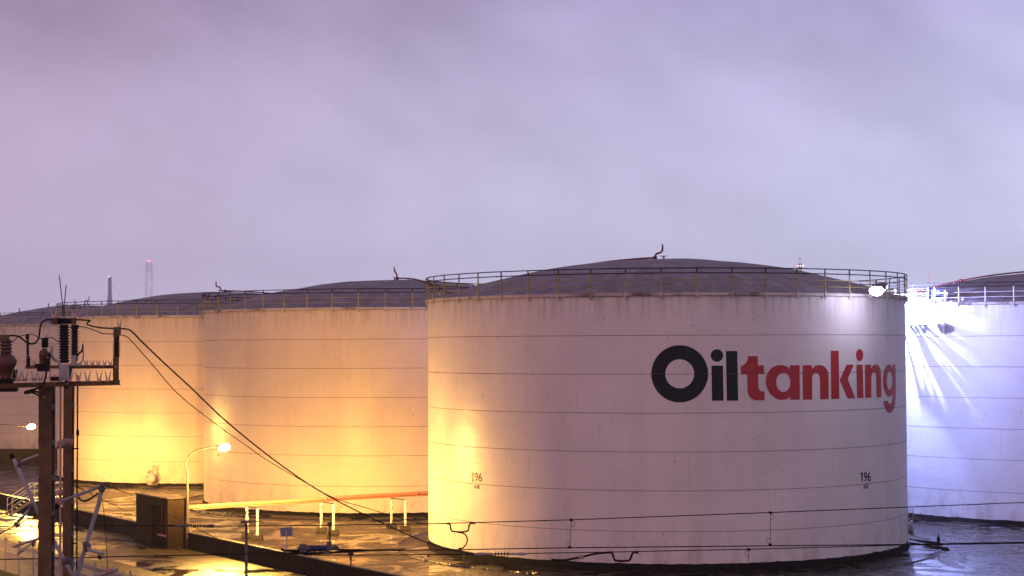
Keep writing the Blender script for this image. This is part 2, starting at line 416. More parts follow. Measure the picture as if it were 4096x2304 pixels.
def make_tank(cx, cy_, R, label, phase, off, mat='cream_enamel', nposts=48, post_phase=0.0, skirt_z=.5, seed=0, rails='yellow_paint'):
    t = thing('storage_tank', (cx, cy_, 0), label, 'storage tank', 'white oil storage tanks with domed roofs')
    rnd = random.Random(seed)
    nr = len(SEAM) - 1; cache = {}
    for k in range(nr):
        h = SEAM[k] - SEAM[k + 1]; key = round(h, 3)
        if key not in cache: cache[key] = plate_mesh(R, h, mat=mat)
        a0 = R_(off[k % len(off)])
        for j in range(10):
            link('plate', cache[key], t, (0, 0, SEAM[k + 1]), a0 + j * R_(36) + phase)
    b = MB(); b.lathe([(R - .022, .1), (R - .022, 14.18)], n=192)
    o = b.build('inner_shell', 'seam_rust'); o.parent = t; o.location = (0, 0, 0)
    # black bitumen foot with a ragged upper edge
    b = MB(); n = 720; vs = []
    for i in range(n):
        a = 2 * math.pi * i / n; p_ = Vector((math.sin(a), -math.cos(a), 0))
        tz = skirt_z + .035 * noise.noise(p_ * 22 + Vector((seed, 0, 0))) + .05 * max(0, noise.noise(p_ * 60 + Vector((0, seed, 0))) - .12)
        vs += [p_ * (R + .13), p_ * (R + .05) + Vector((0, 0, .16)), p_ * (R + .012) + Vector((0, 0, .2)), p_ * (R + .012) + Vector((0, 0, tz)), p_ * (R - .02) + Vector((0, 0, tz))]
    fs = [(5 * i + k, 5 * ((i + 1) % n) + k, 5 * ((i + 1) % n) + k + 1, 5 * i + k + 1) for i in range(n) for k in range(4)]
    b.add(vs, fs, 0, True); o = b.build('foot_coating', 'bitumen'); o.parent = t; o.location = (0, 0, 0)
    # sloping apron with a low raised gutter edge
    b = MB(); b.lathe([(R + .10, .13), (R + 1.75, .05), (R + 1.76, .085), (R + 1.86, .085), (R + 1.87, .0)], n=192)
    o = b.build('apron', 'wet_bund_floor'); o.parent = t; o.location = (0, 0, 0)
    # domed roof
    rise = 2.42; Rs = (R * R + rise * rise) / (2 * rise); b = MB(); prof = []
    nrad, nang = 28, 168; vs = [Vector((0, 0, 14.22 + rise))]
    for i in range(1, nrad + 1):
        r = R * i / nrad
        for j in range(nang):
            a = 2 * math.pi * j / nang
            zz = 14.22 + rise - (Rs - math.sqrt(Rs * Rs - r * r))
            if 1 < i < nrad - 1: zz += .055 * noise.noise(Vector((r * math.cos(a) * .5, r * math.sin(a) * .5, seed)))
            vs.append(Vector((r * math.cos(a), r * math.sin(a), zz)))
    fs = [(0, 1 + j, 1 + (j + 1) % nang) for j in range(nang)]
    for i in range(nrad - 1):
        for j in range(nang):
            q = 1 + i * nang; fs.append((q + j, q + nang + j, q + nang + (j + 1) % nang, q + (j + 1) % nang))
    b.add(vs, fs, 0, True); o = b.build('roof', 'roof_felt'); o.parent = t; o.location = (0, 0, 0)
    # rim angle
    b = MB(); b.lathe([(R + .004, 14.12), (R + .13, 14.15), (R + .13, 14.29), (R + .115, 14.30), (R - .02, 14.30), (R - .05, 14.2)], n=192, smooth=False)
    o = b.build('rim_ring', 'shelf_paint'); o.parent = t; o.location = (0, 0, 0)
    rr = R + .10
    for z, mt, r_, nm in ((15.55, 'black_paint', .031, 'hand_rail'), (15.30, 'black_paint', .031, 'hand_rail'), (14.96, rails, .018, 'guard_rail'), (14.63, rails, .018, 'guard_rail')):
        b = MB(); b.tube(ring_pts(rr, z), r_, 6, closed=True)
        o = b.build(nm, mt); o.parent = t; o.location = (0, 0, 0)
    b = MB()
    b.box((0, -rr, 14.70), (.065, .05, 1.22), 0); b.box((0, -rr, 15.43), (.055, .045, .26), 1)
    b.box((0, -(R + .155), 14.16), (.10, .045, .38), 2)
    pm = b.mesh('rail_post', [rails, 'black_paint', 'shelf_paint'])
    for i in range(nposts): link('rail_post', pm, t, (0, 0, 0), post_phase + 2 * math.pi * i / nposts)
    return t
def on_roof(cx, cy_, R, r, az, dz=0):
    """point on a dome; az measured from the direction towards the camera side (-y), positive to the right (+x)"""
    rise = 2.42; Rs = (R * R + rise * rise) / (2 * rise)
    return Vector((cx + r * math.sin(az), cy_ - r * math.cos(az), 14.22 + rise - (Rs - math.sqrt(Rs * Rs - r * r)) + dz))
def apex_vent(t, cx, cy_, R):
    b = MB(); z = 14.22 + 2.40
    b.lathe([(.11, z), (.11, z + .03), (.065, z + .04), (.065, z + .17), (.10, z + .18), (.10, z + .20), (0.001, z + .20)], a=(cx, cy_, 0), n=16)
    b.box((cx, cy_, z + .24), (.44, .32, .022)); b.box((cx, cy_, z + .215), (.05, .05, .035))
    b.build('roof_vent', 'shelf_paint', t)
def foam_pipe(t, cx, cy_, R, az, riser, r=.058, kx=1.0, kz=.6):
    """dark red pipe running over the dome to an S-bend riser at the crown; riser = offsets (dx, dz)"""
    pts = []; st = .55
    for i in range(24):
        rr = R - .4 - (R - .4 - st) * i / 23
        pts.append(on_roof(cx, cy_, R, rr, az, .13))
    e = pts[-1]
    b = MB(); b.tube(pts, r, 10)
    top = [e] + [e + Vector((dx * kx, 0, dz * kz)) for dx, dz in riser]
    sp_ = smooth_path(top, 6); b.tube(sp_, [r * 1.05] * (len(sp_) - 8) + [r * .75] * 8, 10)
    b.lathe([(.0, -.12), (.11, -.10), (.125, 0), (.11, .10), (0, .12)], a=e, n=12)
    k = pts[10]; dr = (pts[11] - pts[9]).normalized()
    b.lathe([(.0, -.1), (.12, -.09), (.12, .09), (0, .1)], a=k, axis=dr, n=12)
    b.build('foam_pipe', 'red_pipe', t)
    for i in (4, 9, 14, 19):
        b = MB(); p_ = pts[i]; b.box(p_ - Vector((0, 0, .10)), (.10, .10, .14)); b.build('pipe_support', 'shelf_paint', t)

T0 = (8.92, 105.7, 13.85); T1 = (-8.9, 136.7, 14.3); T2 = (-26.7, 164.1, 14.26); T3 = (-50.3, 214.0, 14.3); T4 = (39.0, 127.1, 14.3)
def view_az(T): return math.atan2(-T[0], T[1]) * -1      # rotation that turns -y towards the camera
offs = [8, 21, 30, 4, 29.5, 13, 33]
def phase_of(T): return -math.atan2(T[0], T[1])
t0 = make_tank(*T0, 'largest nearest white tank carrying the big black and red lettering', phase_of(T0), [-8, 5, 17, -14, -31, -12, 5], post_phase=phase_of(T0) + R_(-.55), seed=3)
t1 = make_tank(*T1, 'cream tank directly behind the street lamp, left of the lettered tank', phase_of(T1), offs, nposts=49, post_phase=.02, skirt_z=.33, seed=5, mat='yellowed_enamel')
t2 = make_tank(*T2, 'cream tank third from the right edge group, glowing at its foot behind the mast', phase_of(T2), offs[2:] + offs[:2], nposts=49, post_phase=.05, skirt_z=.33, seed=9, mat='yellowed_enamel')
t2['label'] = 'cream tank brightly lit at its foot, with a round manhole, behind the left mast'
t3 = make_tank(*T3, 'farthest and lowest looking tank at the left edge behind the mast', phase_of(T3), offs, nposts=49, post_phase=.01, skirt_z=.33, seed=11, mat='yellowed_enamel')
t4 = make_tank(*T4, 'tank at the right edge flooded with blue white light and shadow streaks', phase_of(T4), [20, 10, 20, 10, 20, 10, 20], mat='grey_white_enamel', nposts=49, post_phase=.0, skirt_z=.38, seed=15, rails='white_post')
for t, T in ((t0, T0), (t1, T1), (t2, T2), (t3, T3), (t4, T4)): apex_vent(t, *T)
foam_pipe(t0, *T0, R_(-118), [(.02, .12), (.08, .38), (.30, .50), (.42, .66), (.45, .9), (.45, 1.12), (.45, 1.35)])
foam_pipe(t1, *T1, R_(24), [(-.02, .12), (-.06, .32), (-.08, .62), (-.20, .85), (-.26, 1.1), (-.28, 1.35), (-.28, 1.6)], kx=.8, kz=.55)
foam_pipe(t2, *T2, R_(97), [(-.25, .02), (-.55, .10), (-.60, .45), (-.75, .62), (-1.0, .66), (-1.12, .85), (-1.14, 1.25), (-1.14, 1.55)], kx=.75, kz=.58)
foam_pipe(t3, *T3, R_(-100), [(.0, .2), (.05, .75), (.45, .85), (.50, 1.2), (.50, 1.7)])
foam_pipe(t4, *T4, R_(-75), [(.0, .2), (.05, .6), (.3, .7), (.35, 1.0), (.35, 1.4)])
# small standpipes on the far left dome
for px, y0, y1 in ((194, 1240, 1213), (78, 1250, 1232)):
    b = MB(); d = 212
    p0 = F(px + 8, y0 + 6, d); p1 = F(px, y0 - 4, d); p2 = F(px, y1, d)
    b.tube(smooth_path([p0, (p0 + p1) / 2 + Vector((.05, 0, .08)), p1, p2], 5), .06, 8)
    b.build('standpipe', 'red_pipe', t3)

# --- lettering wrapped onto the shell
def on_shell(px, py, T):
    cx, cy_, R = T; v = ray(px, py); a = v.x ** 2 + v.y ** 2
    bb = -2 * (v.x * cx + v.y * cy_); cc = cx * cx + cy_ * cy_ - R * R
    disc = max(bb * bb - 4 * a * cc, 0); k = (-bb - math.sqrt(disc)) / (2 * a)
    p_ = CAM + v * k
    return (math.atan2(p_.x - cx, -(p_.y - cy_)) * R, p_.z)
def wrap(name, loops, T, tank, mat, label=None):
    """loops: outlines in (arc length, height); cut into strips and at the plate joints, then bent round the tank"""
    bm = bmesh.new(); flat = []
    vv = [[Vector((x, y, 0)) for x, y in lp] for lp in loops]
    tri = tessellate_polygon(vv); allv = [p_ for lp in vv for p_ in lp]
    bv = [bm.verts.new(p_) for p_ in allv]
    for f in tri:
        try: bm.faces.new([bv[i] for i in f])
        except ValueError: pass
    xs = [p_.x for p_ in allv]; x = min(xs) + .12
    def cut(co, no):
        bmesh.ops.bisect_plane(bm, geom=bm.verts[:] + bm.edges[:] + bm.faces[:], plane_co=co, plane_no=no)
    while x < max(xs): cut((x, 0, 0), (1, 0, 0)); x += .16
    ys = [p_.y for p_ in allv]
    for s in SEAM[1:-1]:
        if min(ys) < s < max(ys):
            cut((0, s - .010, 0), (0, 1, 0)); cut((0, s + .010, 0), (0, 1, 0))
            kill = [f for f in bm.faces if abs(f.calc_center_median().y - s) < .010]
            bmesh.ops.delete(bm, geom=kill, context='FACES')
    cx, cy_, R = T; Rr = R + .007
    for v in bm.verts:
        a = v.co.x / R; z = v.co.y; v.co = Vector((Rr * math.sin(a), -Rr * math.cos(a), z))
    bm.normal_update()
    for f in bm.faces:
        c = f.calc_center_median()
        if f.normal.dot(Vector((c.x, c.y, 0))) < 0: f.normal_flip()
        f.smooth = True
    me = bpy.data.meshes.new(name); bm.to_mesh(me); bm.free(); me.materials.append(MAT[mat])
    o = link(name, me, tank, (0, 0, 0)); 
    if label: o['label'] = label
    return o
def E_(cx, cy_, rx, ry, n=48): return [(cx + rx * math.cos(2 * math.pi * i / n), cy_ + ry * math.sin(2 * math.pi * i / n)) for i in range(n)]
def A_(pts): return [(x - 1811.5, y) for x, y in pts]
letters = [
    ('letter', 'black_lettering', 'black capital O', [A_(E_(793, 707, 412, 415, 72)), A_(E_(793, 707, 209, 210, 60))]),
    ('letter', 'black_lettering', 'dot of the black i', [A_(E_(1332, 442, 90, 91))]),
    ('letter', 'black_lettering', 'stem of the black i', [A_([(1253, 588), (1419, 588), (1428, 1097), (1260, 1097)])]),
    ('letter', 'black_lettering', 'black l', [A_([(1462, 377), (1627, 377), (1640, 1097), (1475, 1097)])]),
    ('letter', 'red_lettering', 'red t', [A_([(1783, 450), (1922, 450), (1926, 585), (2012, 585), (2014, 710), (1928, 712), (1933, 900), (1940, 932), (1958, 953), (1985, 962), (2022, 963), (2025, 1092), (1885, 1092), (1845, 1078), (1812, 1050), (1788, 1012), (1776, 970), (1773, 930), (1768, 715), (1680, 716), (1677, 595), (1712, 583), (1740, 562), (1762, 535), (1777, 498)])]),
    ('letter', 'red_lettering', 'red a', [[(577, 583), (718, 583), (723, 1082), (583, 1085), (580, 1033), (568, 1053), (548, 1069), (510, 1082), (455, 1087), (400, 1076), (350, 1052), (300, 1008), (262, 952), (238, 890), (227, 820), (235, 750), (258, 690), (292, 640), (340, 603), (395, 584), (455, 579), (505, 588), (540, 606), (570, 633)], E_(482, 830, 102, 139)]),
    ('letter', 'red_lettering', 'red first n', [[(760, 583), (893, 583), (895, 622), (905, 631), (922, 607), (945, 592), (980, 582), (1020, 580), (1060, 590), (1092, 615), (1118, 650), (1133, 695), (1140, 760), (1140, 1075), (1016, 1078), (1013, 790), (1008, 750), (996, 720), (978, 702), (955, 695), (932, 702), (913, 723), (903, 752), (900, 790), (900, 1080), (765, 1082)]]),
    ('letter', 'red_lettering', 'stem of the red k', [[(1168, 373), (1284, 373), (1295, 1070), (1176, 1074)]]),
    ('letter', 'red_lettering', 'arms of the red k', [[(1397, 575), (1505, 575), (1415, 780), (1525, 1062), (1413, 1066), (1296, 800)]]),
    ('letter', 'red_lettering', 'dot of the red i', [E_(1587, 437, 52, 88)]),
    ('letter', 'red_lettering', 'stem of the red i', [[(1541, 574), (1633, 574), (1643, 1058), (1549, 1060)]]),
    ('letter', 'red_lettering', 'red second n', [[(1663, 574), (1752, 574), (1752, 613), (1758, 621), (1770, 598), (1788, 580), (1815, 570), (1842, 573), (1864, 590), (1882, 622), (1893, 665), (1898, 720), (1903, 1048), (1832, 1050), (1827, 760), (1822, 718), (1812, 694), (1798, 685), (1782, 692), (1766, 716), (1758, 760), (1757, 1053), (1669, 1056)]]),
    ('letter', 'red_lettering', 'red g', [[(2063, 574), (2108, 574), (2112, 900), (2110, 1050), (2103, 1130), (2088, 1200), (2060, 1255), (2025, 1276), (1990, 1262), (1960, 1215), (1940, 1160), (1927, 1102), (2000, 1102), (2006, 1130), (2020, 1142), (2040, 1138), (2055, 1110), (2063, 1060), (2064, 995), (2052, 1018), (2032, 1035), (2010, 1040), (1985, 1027), (1960, 985), (1940, 930), (1930, 880), (1926, 800), (1931, 720), (1943, 660), (1960, 615), (1985, 583), (2015, 569), (2038, 580), (2053, 612), (2060, 614)], E_(2020, 806, 39, 130)]),
]
for nm, mt, lb, loops in letters:
    wrap(nm, [[on_shell(3000 + x / 3.623, 1300 + y / 3.623, T0) for x, y in lp] for lp in loops], T0, t0, mt, lb)
def text_loops(txt, boldness=.012):
    cu = bpy.data.curves.new('txt', 'FONT'); cu.body = txt; cu.offset = boldness
    o = bpy.data.objects.new('txt', cu); col.objects.link(o)
    me = bpy.data.meshes.new_from_object(o.evaluated_get(bpy.context.evaluated_depsgraph_get()))
    bpy.data.objects.remove(o); bpy.data.curves.remove(cu); return me
def fit_text(txt, box, T, tank, mat, label, bold=.012):
    x0, y0, x1, y1 = box
    s0_, zt = on_shell(x0, y0, T); s1_, zb = on_shell(x1, y1, T)
    me = text_loops(txt, bold); xs = [v.co.x for v in me.vertices]; ys = [v.co.y for v in me.vertices]
    ax, bx, ay, by = min(xs), max(xs), min(ys), max(ys); R = T[2] + .007
    for v in me.vertices:
        s = s0_ + (v.co.x - ax) / (bx - ax) * (s1_ - s0_); z = zb + (v.co.y - ay) / (by - ay) * (zt - zb); a = s / T[2]
        v.co = Vector((R * math.sin(a), -R * math.cos(a), z))
    me.materials.clear(); me.materials.append(MAT[mat])
    for pl in me.polygons: pl.material_index = 0
    o = link('tank_number', me, tank, (0, 0, 0)); o['label'] = label
def digit_one(box, T, tank, label):
    x0, y0, x1, y1 = box; w = x1 - x0; h = y1 - y0
    lp = [(x1, y0), (x1, y1), (x1 - w * .52, y1), (x1 - w * .52, y0 + h * .26), (x0, y0 + h * .26), (x0, y0 + h * .15), (x1 - w * .42, y0 + h * .05), (x1 - w * .34, y0)]
    wrap('tank_number', [[on_shell(x, y, T) for x, y in lp]], T, tank, 'black_lettering', label)
def number_196(x0, y0, x1, y1, T, tank, side):
    w = x1 - x0; digit_one((x0, y0, x0 + w * .24, y1), T, tank, side + ' digit 1'); fit_text('96', (x0 + w * .33, y0, x1, y1), T, tank, 'black_lettering', side + ' digits 96', .018)
number_196(1883, 1890, 1929, 1927, T0, t0, 'left')
number_196(3440, 1888.5, 3483, 1925, T0, t0, 'right')
fit_text('AIII', (1896, 1937.6, 1918, 1955.5), T0, t0, 'black_lettering', 'left class mark AIII', .016)
fit_text('AIII', (3453, 1935, 3473, 1954), T0, t0, 'black_lettering', 'right class mark AIII', .016)
fit_text('195', (865, 1778, 895, 1803), T1, t1, 'black_lettering', 'number half hidden by the lamp glare', .018)
fit_text('AIII', (868, 1814.5, 880, 1826.5), T1, t1, 'black_lettering', 'class mark under the half hidden number')
fit_text('SO AIII', (3659, 1252, 3709, 1266), T4, t4, 'faded_lettering', 'faded mark behind the platform rail')

# --- manholes
def manhole(t, T, az, z, r, davit=True):
    cx, cy_, R = T; o = Vector((cx + R * math.sin(az), cy_ - R * math.cos(az), z)); n = Vector((math.sin(az), -math.cos(az), 0))
    b = MB(); b.lathe([(r, -.05), (r, .22), (r + .09, .22), (r + .09, .26), (.001, .26)], a=o, axis=n, n=28)
    b.lathe([(r + .09, .275), (r + .09, .32), (r * .5, .345), (.001, .35)], a=o, axis=n, n=28)
    b.lathe([(r + .35, .0), (r + .35, .02), (r, .02)], a=o, axis=n, n=28)
    m_ = b.build('manhole', 'shelf_paint', t)
    sd_ = n.cross(Vector((0, 0, 1)))
    for i in range(16):
        a = 2 * math.pi * i / 16; b = MB(); c = o + n * .30 + (sd_ * math.cos(a) + Vector((0, 0, 1)) * math.sin(a)) * (r + .05)
        b.lathe([(.001, -.06), (.022, -.06), (.022, .07), (.001, .07)], a=c, axis=n, n=6, smooth=False)
        q = b.build('bolt', 'dull_steel', None); q.parent = m_; q.location = (0, 0, 0)
    if davit:
        b = MB(); q = o + n * .1
        b.tube([q + sd_ * (-r - .12) + Vector((0, 0, -.3)), q + sd_ * (-r - .12) + Vector((0, 0, r + .75)), q + sd_ * (r * .3) + n * .25 + Vector((0, 0, r + .75)), q + sd_ * (r * .3) + n * .25 + Vector((0, 0, r + .1))], .03, 8)
        b.tube([q + sd_ * (-r - .12) + Vector((0, 0, r + .3)), q + sd_ * (r * .1) + n * .15 + Vector((0, 0, r + .75))], .022, 6)
        b.build('davit', 'shelf_paint', t)
s_m, z_m = on_shell(610, 1904, T2); manhole(t2, T2, s_m / T2[2], .78, .34)
manhole(t0, T0, R_(83), 1.05, .34)

# ------------------------------------------------------------------ street lamps
def street_lamp(base, arm, head, label, power, axis):
    t = thing('street_lamp', base, label, 'street lamp', 'sodium street lamps along the bund wall')
    bz = Vector(base)
    b = MB(); b.tube([bz, bz + Vector((0, 0, .1)), bz + Vector((0, 0, 1.5)), bz + Vector((0, 0, 1.52)), Vector((bz.x, bz.y, 3.6)), Vector((bz.x, bz.y, 3.62)), Vector((bz.x, bz.y, arm[0].z))], [.13, .13, .12, .085, .08, .06, .052], 12)
    b.build('pole', 'pole_grey', t)
    b = MB(); b.tube(smooth_path([Vector((bz.x, bz.y, arm[0].z))] + arm[1:] + [head - axis * .30], 8), .038, 10); b.build('arm', 'pole_grey', t)
    ax = axis.normalized(); sd_ = ax.cross(Vector((0, 0, 1))).normalized(); up = sd_.cross(ax)
    def shell(rz, z0, sgn):
        vs = []; fs = []; nu, nv = 12, 6
        for i in range(nu + 1):
            u_ = i / nu; l = -.34 + .70 * u_; wdt = .15 * math.sin(math.pi * min(1, .18 + u_ * .80)) + .02
            for j in range(nv + 1):
                a = math.pi * j / nv
                vs.append(head + ax * l + sd_ * wdt * math.cos(a) + up * (sgn * rz * math.sin(a) * (wdt / .17) + z0))
        for i in range(nu):
            for j in range(nv):
                q = i * (nv + 1) + j; fs.append((q, q + 1, q + nv + 2, q + nv + 1))
        return vs, fs
    b = MB(); b.add(*shell(.10, .03, 1), smooth=True); b.build('lamp_housing', 'galvanised', t)
    b = MB(); b.lathe([(.001, -.38), (.12, -.31), (.20, -.12), (.21, .10), (.15, .30), (.001, .38)], a=head + Vector((0, 0, -.06)), axis=ax, n=20); b.build('lamp_bowl', 'sodium_glow', t)
    ld = bpy.data.lights.new('sodium_lamp', 'POINT'); ld.energy = power; ld.color = (1, .53, .10); ld.shadow_soft_size = .2
    # the luminaire's distribution: little straight down, most out to the sides below the horizontal, less upwards
    ld.use_nodes = True; lt = ld.node_tree; em = [n for n in lt.nodes if n.type == 'EMISSION'][0]
    tcn = lt.nodes.new('ShaderNodeTexCoord'); sx = lt.nodes.new('ShaderNodeSeparateXYZ'); lt.links.new(tcn.outputs['Normal'], sx.inputs[0])
    rp = ramp_(math_('ADD', math_('MULTIPLY', sx.outputs[2], .5, lt), .5, lt), [(0, .04), (.2, .34), (.31, .92), (.41, 1.0), (.48, .70), (.55, .36), (.66, .23), (.8, .13), (1, .05)], lt, 'B_SPLINE')
    lt.links.new(rp, em.inputs['Strength'])
    lo = link('sodium_lamp', ld, t, (0, 0, 0)); lo.location = head - Vector((0, 0, .42)) - bz
    return t
bs = G(744, 2190) + WD * .2; arm = [F(741, 1879, bs.y), F(743, 1858, bs.y - .05), F(750, 1834, bs.y - .15), F(765, 1815, bs.y - .4), F(790, 1801, bs.y - .5), F(826, 1791, bs.y - .6), F(862, 1785, bs.y - .75)]
hd = F(897, 1786, bs.y - .9); ax = (F(900, 1782, bs.y - .9) - F(862, 1787, bs.y - .75)).normalized()
street_lamp(bs, arm, hd, 'lit street lamp on a curved pole in front of the middle tank', 41000, ax)
bs1 = along(-10, .3); hd1 = F(124, 1704, 140); a0 = Vector((bs1.x, bs1.y, 5.0))
ax1 = (hd1 - a0).normalized(); ax1.z = .12; ax1.normalize()
street_lamp(bs1, [a0, a0 + Vector((.05, -.05, .35)), a0.lerp(hd1, .25) + Vector((0, 0, .45)), a0.lerp(hd1, .6) + Vector((0, 0, .32))], hd1, 'lit street lamp at the left edge, seen beside the mast column', 26000, ax1)
# unlit lamp nearer the camera, only its dark top shows
pb = F(985, 2110, 60); t = thing('street_lamp', (pb.x, pb.y, 0), 'unlit purple grey street lamp in front of the bund wall', 'street lamp')
b = MB(); b.tube([(pb.x, pb.y, 0), (pb.x, pb.y, F(985, 2093, 60).z)], [.06, .048], 12); b.build('pole', 'dull_steel', t)
b = MB(); h0 = F(970, 2094, 60); h1 = F(1037, 2087, 59.6); d = (h1 - h0); sdv = d.cross(Vector((0, 0, 1))).normalized()
vs = []
for p_, wd, th in ((h0, .11, .10), (h0.lerp(h1, .3), .13, .085), (h1, .09, .02)):
    for sx, sz in ((-1, 0), (1, 0), (.7, 1), (-.7, 1)): vs.append(p_ + sdv * wd * sx + Vector((0, 0, th * sz)))
b.add(vs, [(0, 1, 2, 3)] + [(i * 4 + j, (i + 1) * 4 + j, (i + 1) * 4 + (j + 1) % 4, i * 4 + (j + 1) % 4) for i in range(2) for j in range(4)] + [(11, 10, 9, 8)])
b.build('lamp_head', 'dull_steel', t)

# ------------------------------------------------------------------ white floodlights on the tank rims, and added ones out of sight
def floodlight(p, aim, label, power, size=(.5, .36), light_size=.16, glass=None, arm_to=None):
    t = thing('floodlight', p, label, 'floodlight'); p = Vector(p); d = (Vector(aim) - p).normalized()
    sd_ = d.cross(Vector((0, 0, 1))).normalized(); up = sd_.cross(d); M = Matrix((sd_, d, up)).transposed()
    if glass:
        b = MB(); b.lathe([(.001, .34), (glass * .5, .33), (glass * .75, .24), (glass * .75, .20)], a=p, n=20); b.build('housing', 'dull_steel', t)
        b = MB(); b.lathe([(.001, -.27)] + [(glass * math.cos(a), .24 * math.sin(a)) for a in [R_(x) for x in range(-75, 76, 15)]] + [(.001, .25)], a=p, n=24); b.build('lamp_glass', 'white_glow', t)
        b = MB(); b.tube([p + Vector((0, 0, .33)), p + Vector((0, .25, .5)), (Vector(arm_to) if arm_to else p + Vector((0, .6, -1.2)))], .03, 8); b.build('bracket', 'dull_steel', t)
        for off in (Vector((.0, -.5, -.30)), d * .62 + Vector((0, 0, .25))):
            ld = bpy.data.lights.new('flood_lamp', 'POINT'); ld.energy = power / 2; ld.color = (.34, .40, 1); ld.shadow_soft_size = light_size
            lo = link('flood_lamp', ld, t, (0, 0, 0)); lo.location = off if off.y < 0 else off
        return t
    b = MB(); b.box(p - d * .12, (size[0] + .08, .16, size[1] + .08), mat=M); b.box(p - d * .24, (size[0] * .6, .1, size[1] * .6), mat=M)
    b.build('housing', 'dull_steel', t)
    b = MB(); b.lathe([(.001, .02 + .16), (size[0] * .28, .15), (size[0] * .44, .07), (size[0] * .5, -.02)], a=p, axis=d, n=20); b.build('lamp_glass', 'white_glow', t)
    b = MB(); b.tube([p - sd_ * (size[0] / 2 + .07), p - sd_ * (size[0] / 2 + .07) - Vector((0, 0, .4)), p + sd_ * (size[0] / 2 + .07) - Vector((0, 0, .4)), p + sd_ * (size[0] / 2 + .07)], .022, 6)
    b.tube([p - Vector((0, 0, .4)), p - Vector((0, 0, .75))], .04, 8); b.build('bracket', 'dull_steel', t)
    ld = bpy.data.lights.new('flood_lamp', 'POINT'); ld.energy = power; ld.color = (.35, .41, 1); ld.shadow_soft_size = light_size
    lo = link('flood_lamp', ld, t, (0, 0, 0)); lo.location = d * .42
    return t
floodlight(F(3534, 1149, 110.6), (33, 119, 9), 'blue white lamp on the far side of the lettered tank rim, facing the flooded tank', 6500)
floodlight((25.26, 118.95, 14.6), (30, 122, 9), 'added blue white lamp close to the flooded tank wall, unseen behind the lettered tank', 26000, light_size=.04)  # added out of view to cast the streaks down the tank wall
floodlight(F(3506, 1163, 93.6), (22, 98, 9), 'glaring blue white lamp hung outside the rim above the last red letters', 50, glass=.36, arm_to=(19.6, 97.2, 14.3))
floodlight((-41.5, 200.5, 14.75), (-40, 168, 6), 'added white floodlight, unseen behind the second tank dome', 3500)  # this and the next two are added, unseen, to whiten the back rails
floodlight((-17.5, 153.0 + 3.5, 14.75), (-14, 146, 14), 'added unseen white floodlight on the rim behind the middle tank', 3500)
floodlight((-2.2, 125.5 + 2.2, 14.75), (0, 118, 14), 'added unseen white floodlight on the middle tank rim near the lettered tank', 2500)

# ------------------------------------------------------------------ long bund wall, hut, back wall
def wall_run(a0, a1, h=.86, label='', name='bund_wall'):
    t = thing(name, along(a0, 0), label, 'wall', 'low concrete bund walls'); a = a0; first = True
    while a < a1 - .05:
        e = min(a + 4.1, a1)
        b = MB(); th = -.28
        vs = [along(a + .008, 0, 0), along(e - .008, 0, 0), along(e - .008, th, 0), along(a + .008, th, 0)]
        dz = .012 * noise.noise(Vector((a * .7, 0, 1)))
        vs += [v + Vector((0, 0, h + dz)) for v in vs]
        b.add(vs, [(0, 1, 5, 4), (1, 2, 6, 5), (2, 3, 7, 6), (3, 0, 4, 7), (4, 5, 6, 7)])
        b.build('wall_panel', 'wet_wall', t)
        c0 = [along(a, .02, h + .015), along(e, .02, h + .015), along(e, th - .02, h + .015), along(a, th - .02, h + .015)]
        b = MB(); vs = c0 + [v + Vector((0, 0, .045)) for v in c0]
        b.add(vs, [(3, 2, 1, 0), (0, 1, 5, 4), (1, 2, 6, 5), (2, 3, 7, 6), (3, 0, 4, 7), (4, 5, 6, 7)]); b.build('coping', 'wall_cap', t)
        a = e
def a_of(px, py): return (G(px, py) - WA).dot(WD)
hA, hB = a_of(543, 2167), a_of(672, 2196)
nH = .5 * ((G(543, 2167) - WA).dot(WN) + (G(672, 2196) - WA).dot(WN))
wall_run(-60, hA - .02, label='dark low bund wall running from the left edge to the concrete hut')
wall_run(hB + .35, 80, label='dark low bund wall crossing below the big tank, right of the concrete hut')
# hut: concrete box with an open recess of red valves on its road face
hut = thing('concrete_hut', along(hA, 0), 'small concrete block hut with red pipes in its dark recess', 'hut')
H = 2.85; D = nH - 1.25
def hbox(b, a0, a1, n0, n1, z0, z1, mi=0):
    vs = [along(a, n, z) for z in (z0, z1) for a, n in ((a0, n0), (a1, n0), (a1, n1), (a0, n1))]
    b.add(vs, [(0, 3, 2, 1), (4, 5, 6, 7), (0, 1, 5, 4), (1, 2, 6, 5), (2, 3, 7, 6), (3, 0, 4, 7)], mi)
LA = hB - hA; r0_, r1_ = hA + LA * .50, hB - .22
b = MB(); hbox(b, hA, r0_, nH, D, 0, H); hbox(b, r1_, hB, nH, D, 0, H); hbox(b, r0_ + .001, r1_ - .001, nH - .85, D + .001, 0, H - .002); b.build('wall', 'stained_render', hut)
b = MB(); hbox(b, r0_ + .001, r1_ - .001, nH - .001, nH - .849, H - .45, H - .003); b.build('lintel', 'stained_render', hut)
b = MB(); hbox(b, hA - .06, hB + .05, nH + .07, D - .05, H, H + .07); b.build('roof_slab', 'wall_cap', hut)
for i in range(4):
    a = r0_ + .25 + i * (r1_ - r0_ - .5) / 3
    b = MB(); b.tube([along(a, nH - .55, .25), along(a, nH - .55, H - .55)], .055, 10); b.tube([along(a, nH - .55, 1.1 + .2 * i), along(a, nH - .3, 1.1 + .2 * i)], .035, 8)
    b.lathe([(.10, 0), (.12, .03), (.10, .06)], a=along(a, nH - .3, 1.1 + .2 * i), axis=WN, n=14); b.build('valve_pipe', 'red_pipe', hut)
b = MB(); b.tube([along(r0_ + .1, nH - .35, .62), along(r1_ - .1, nH - .35, .62)], .07, 10); b.build('manifold_pipe', 'orange_pipe', hut)
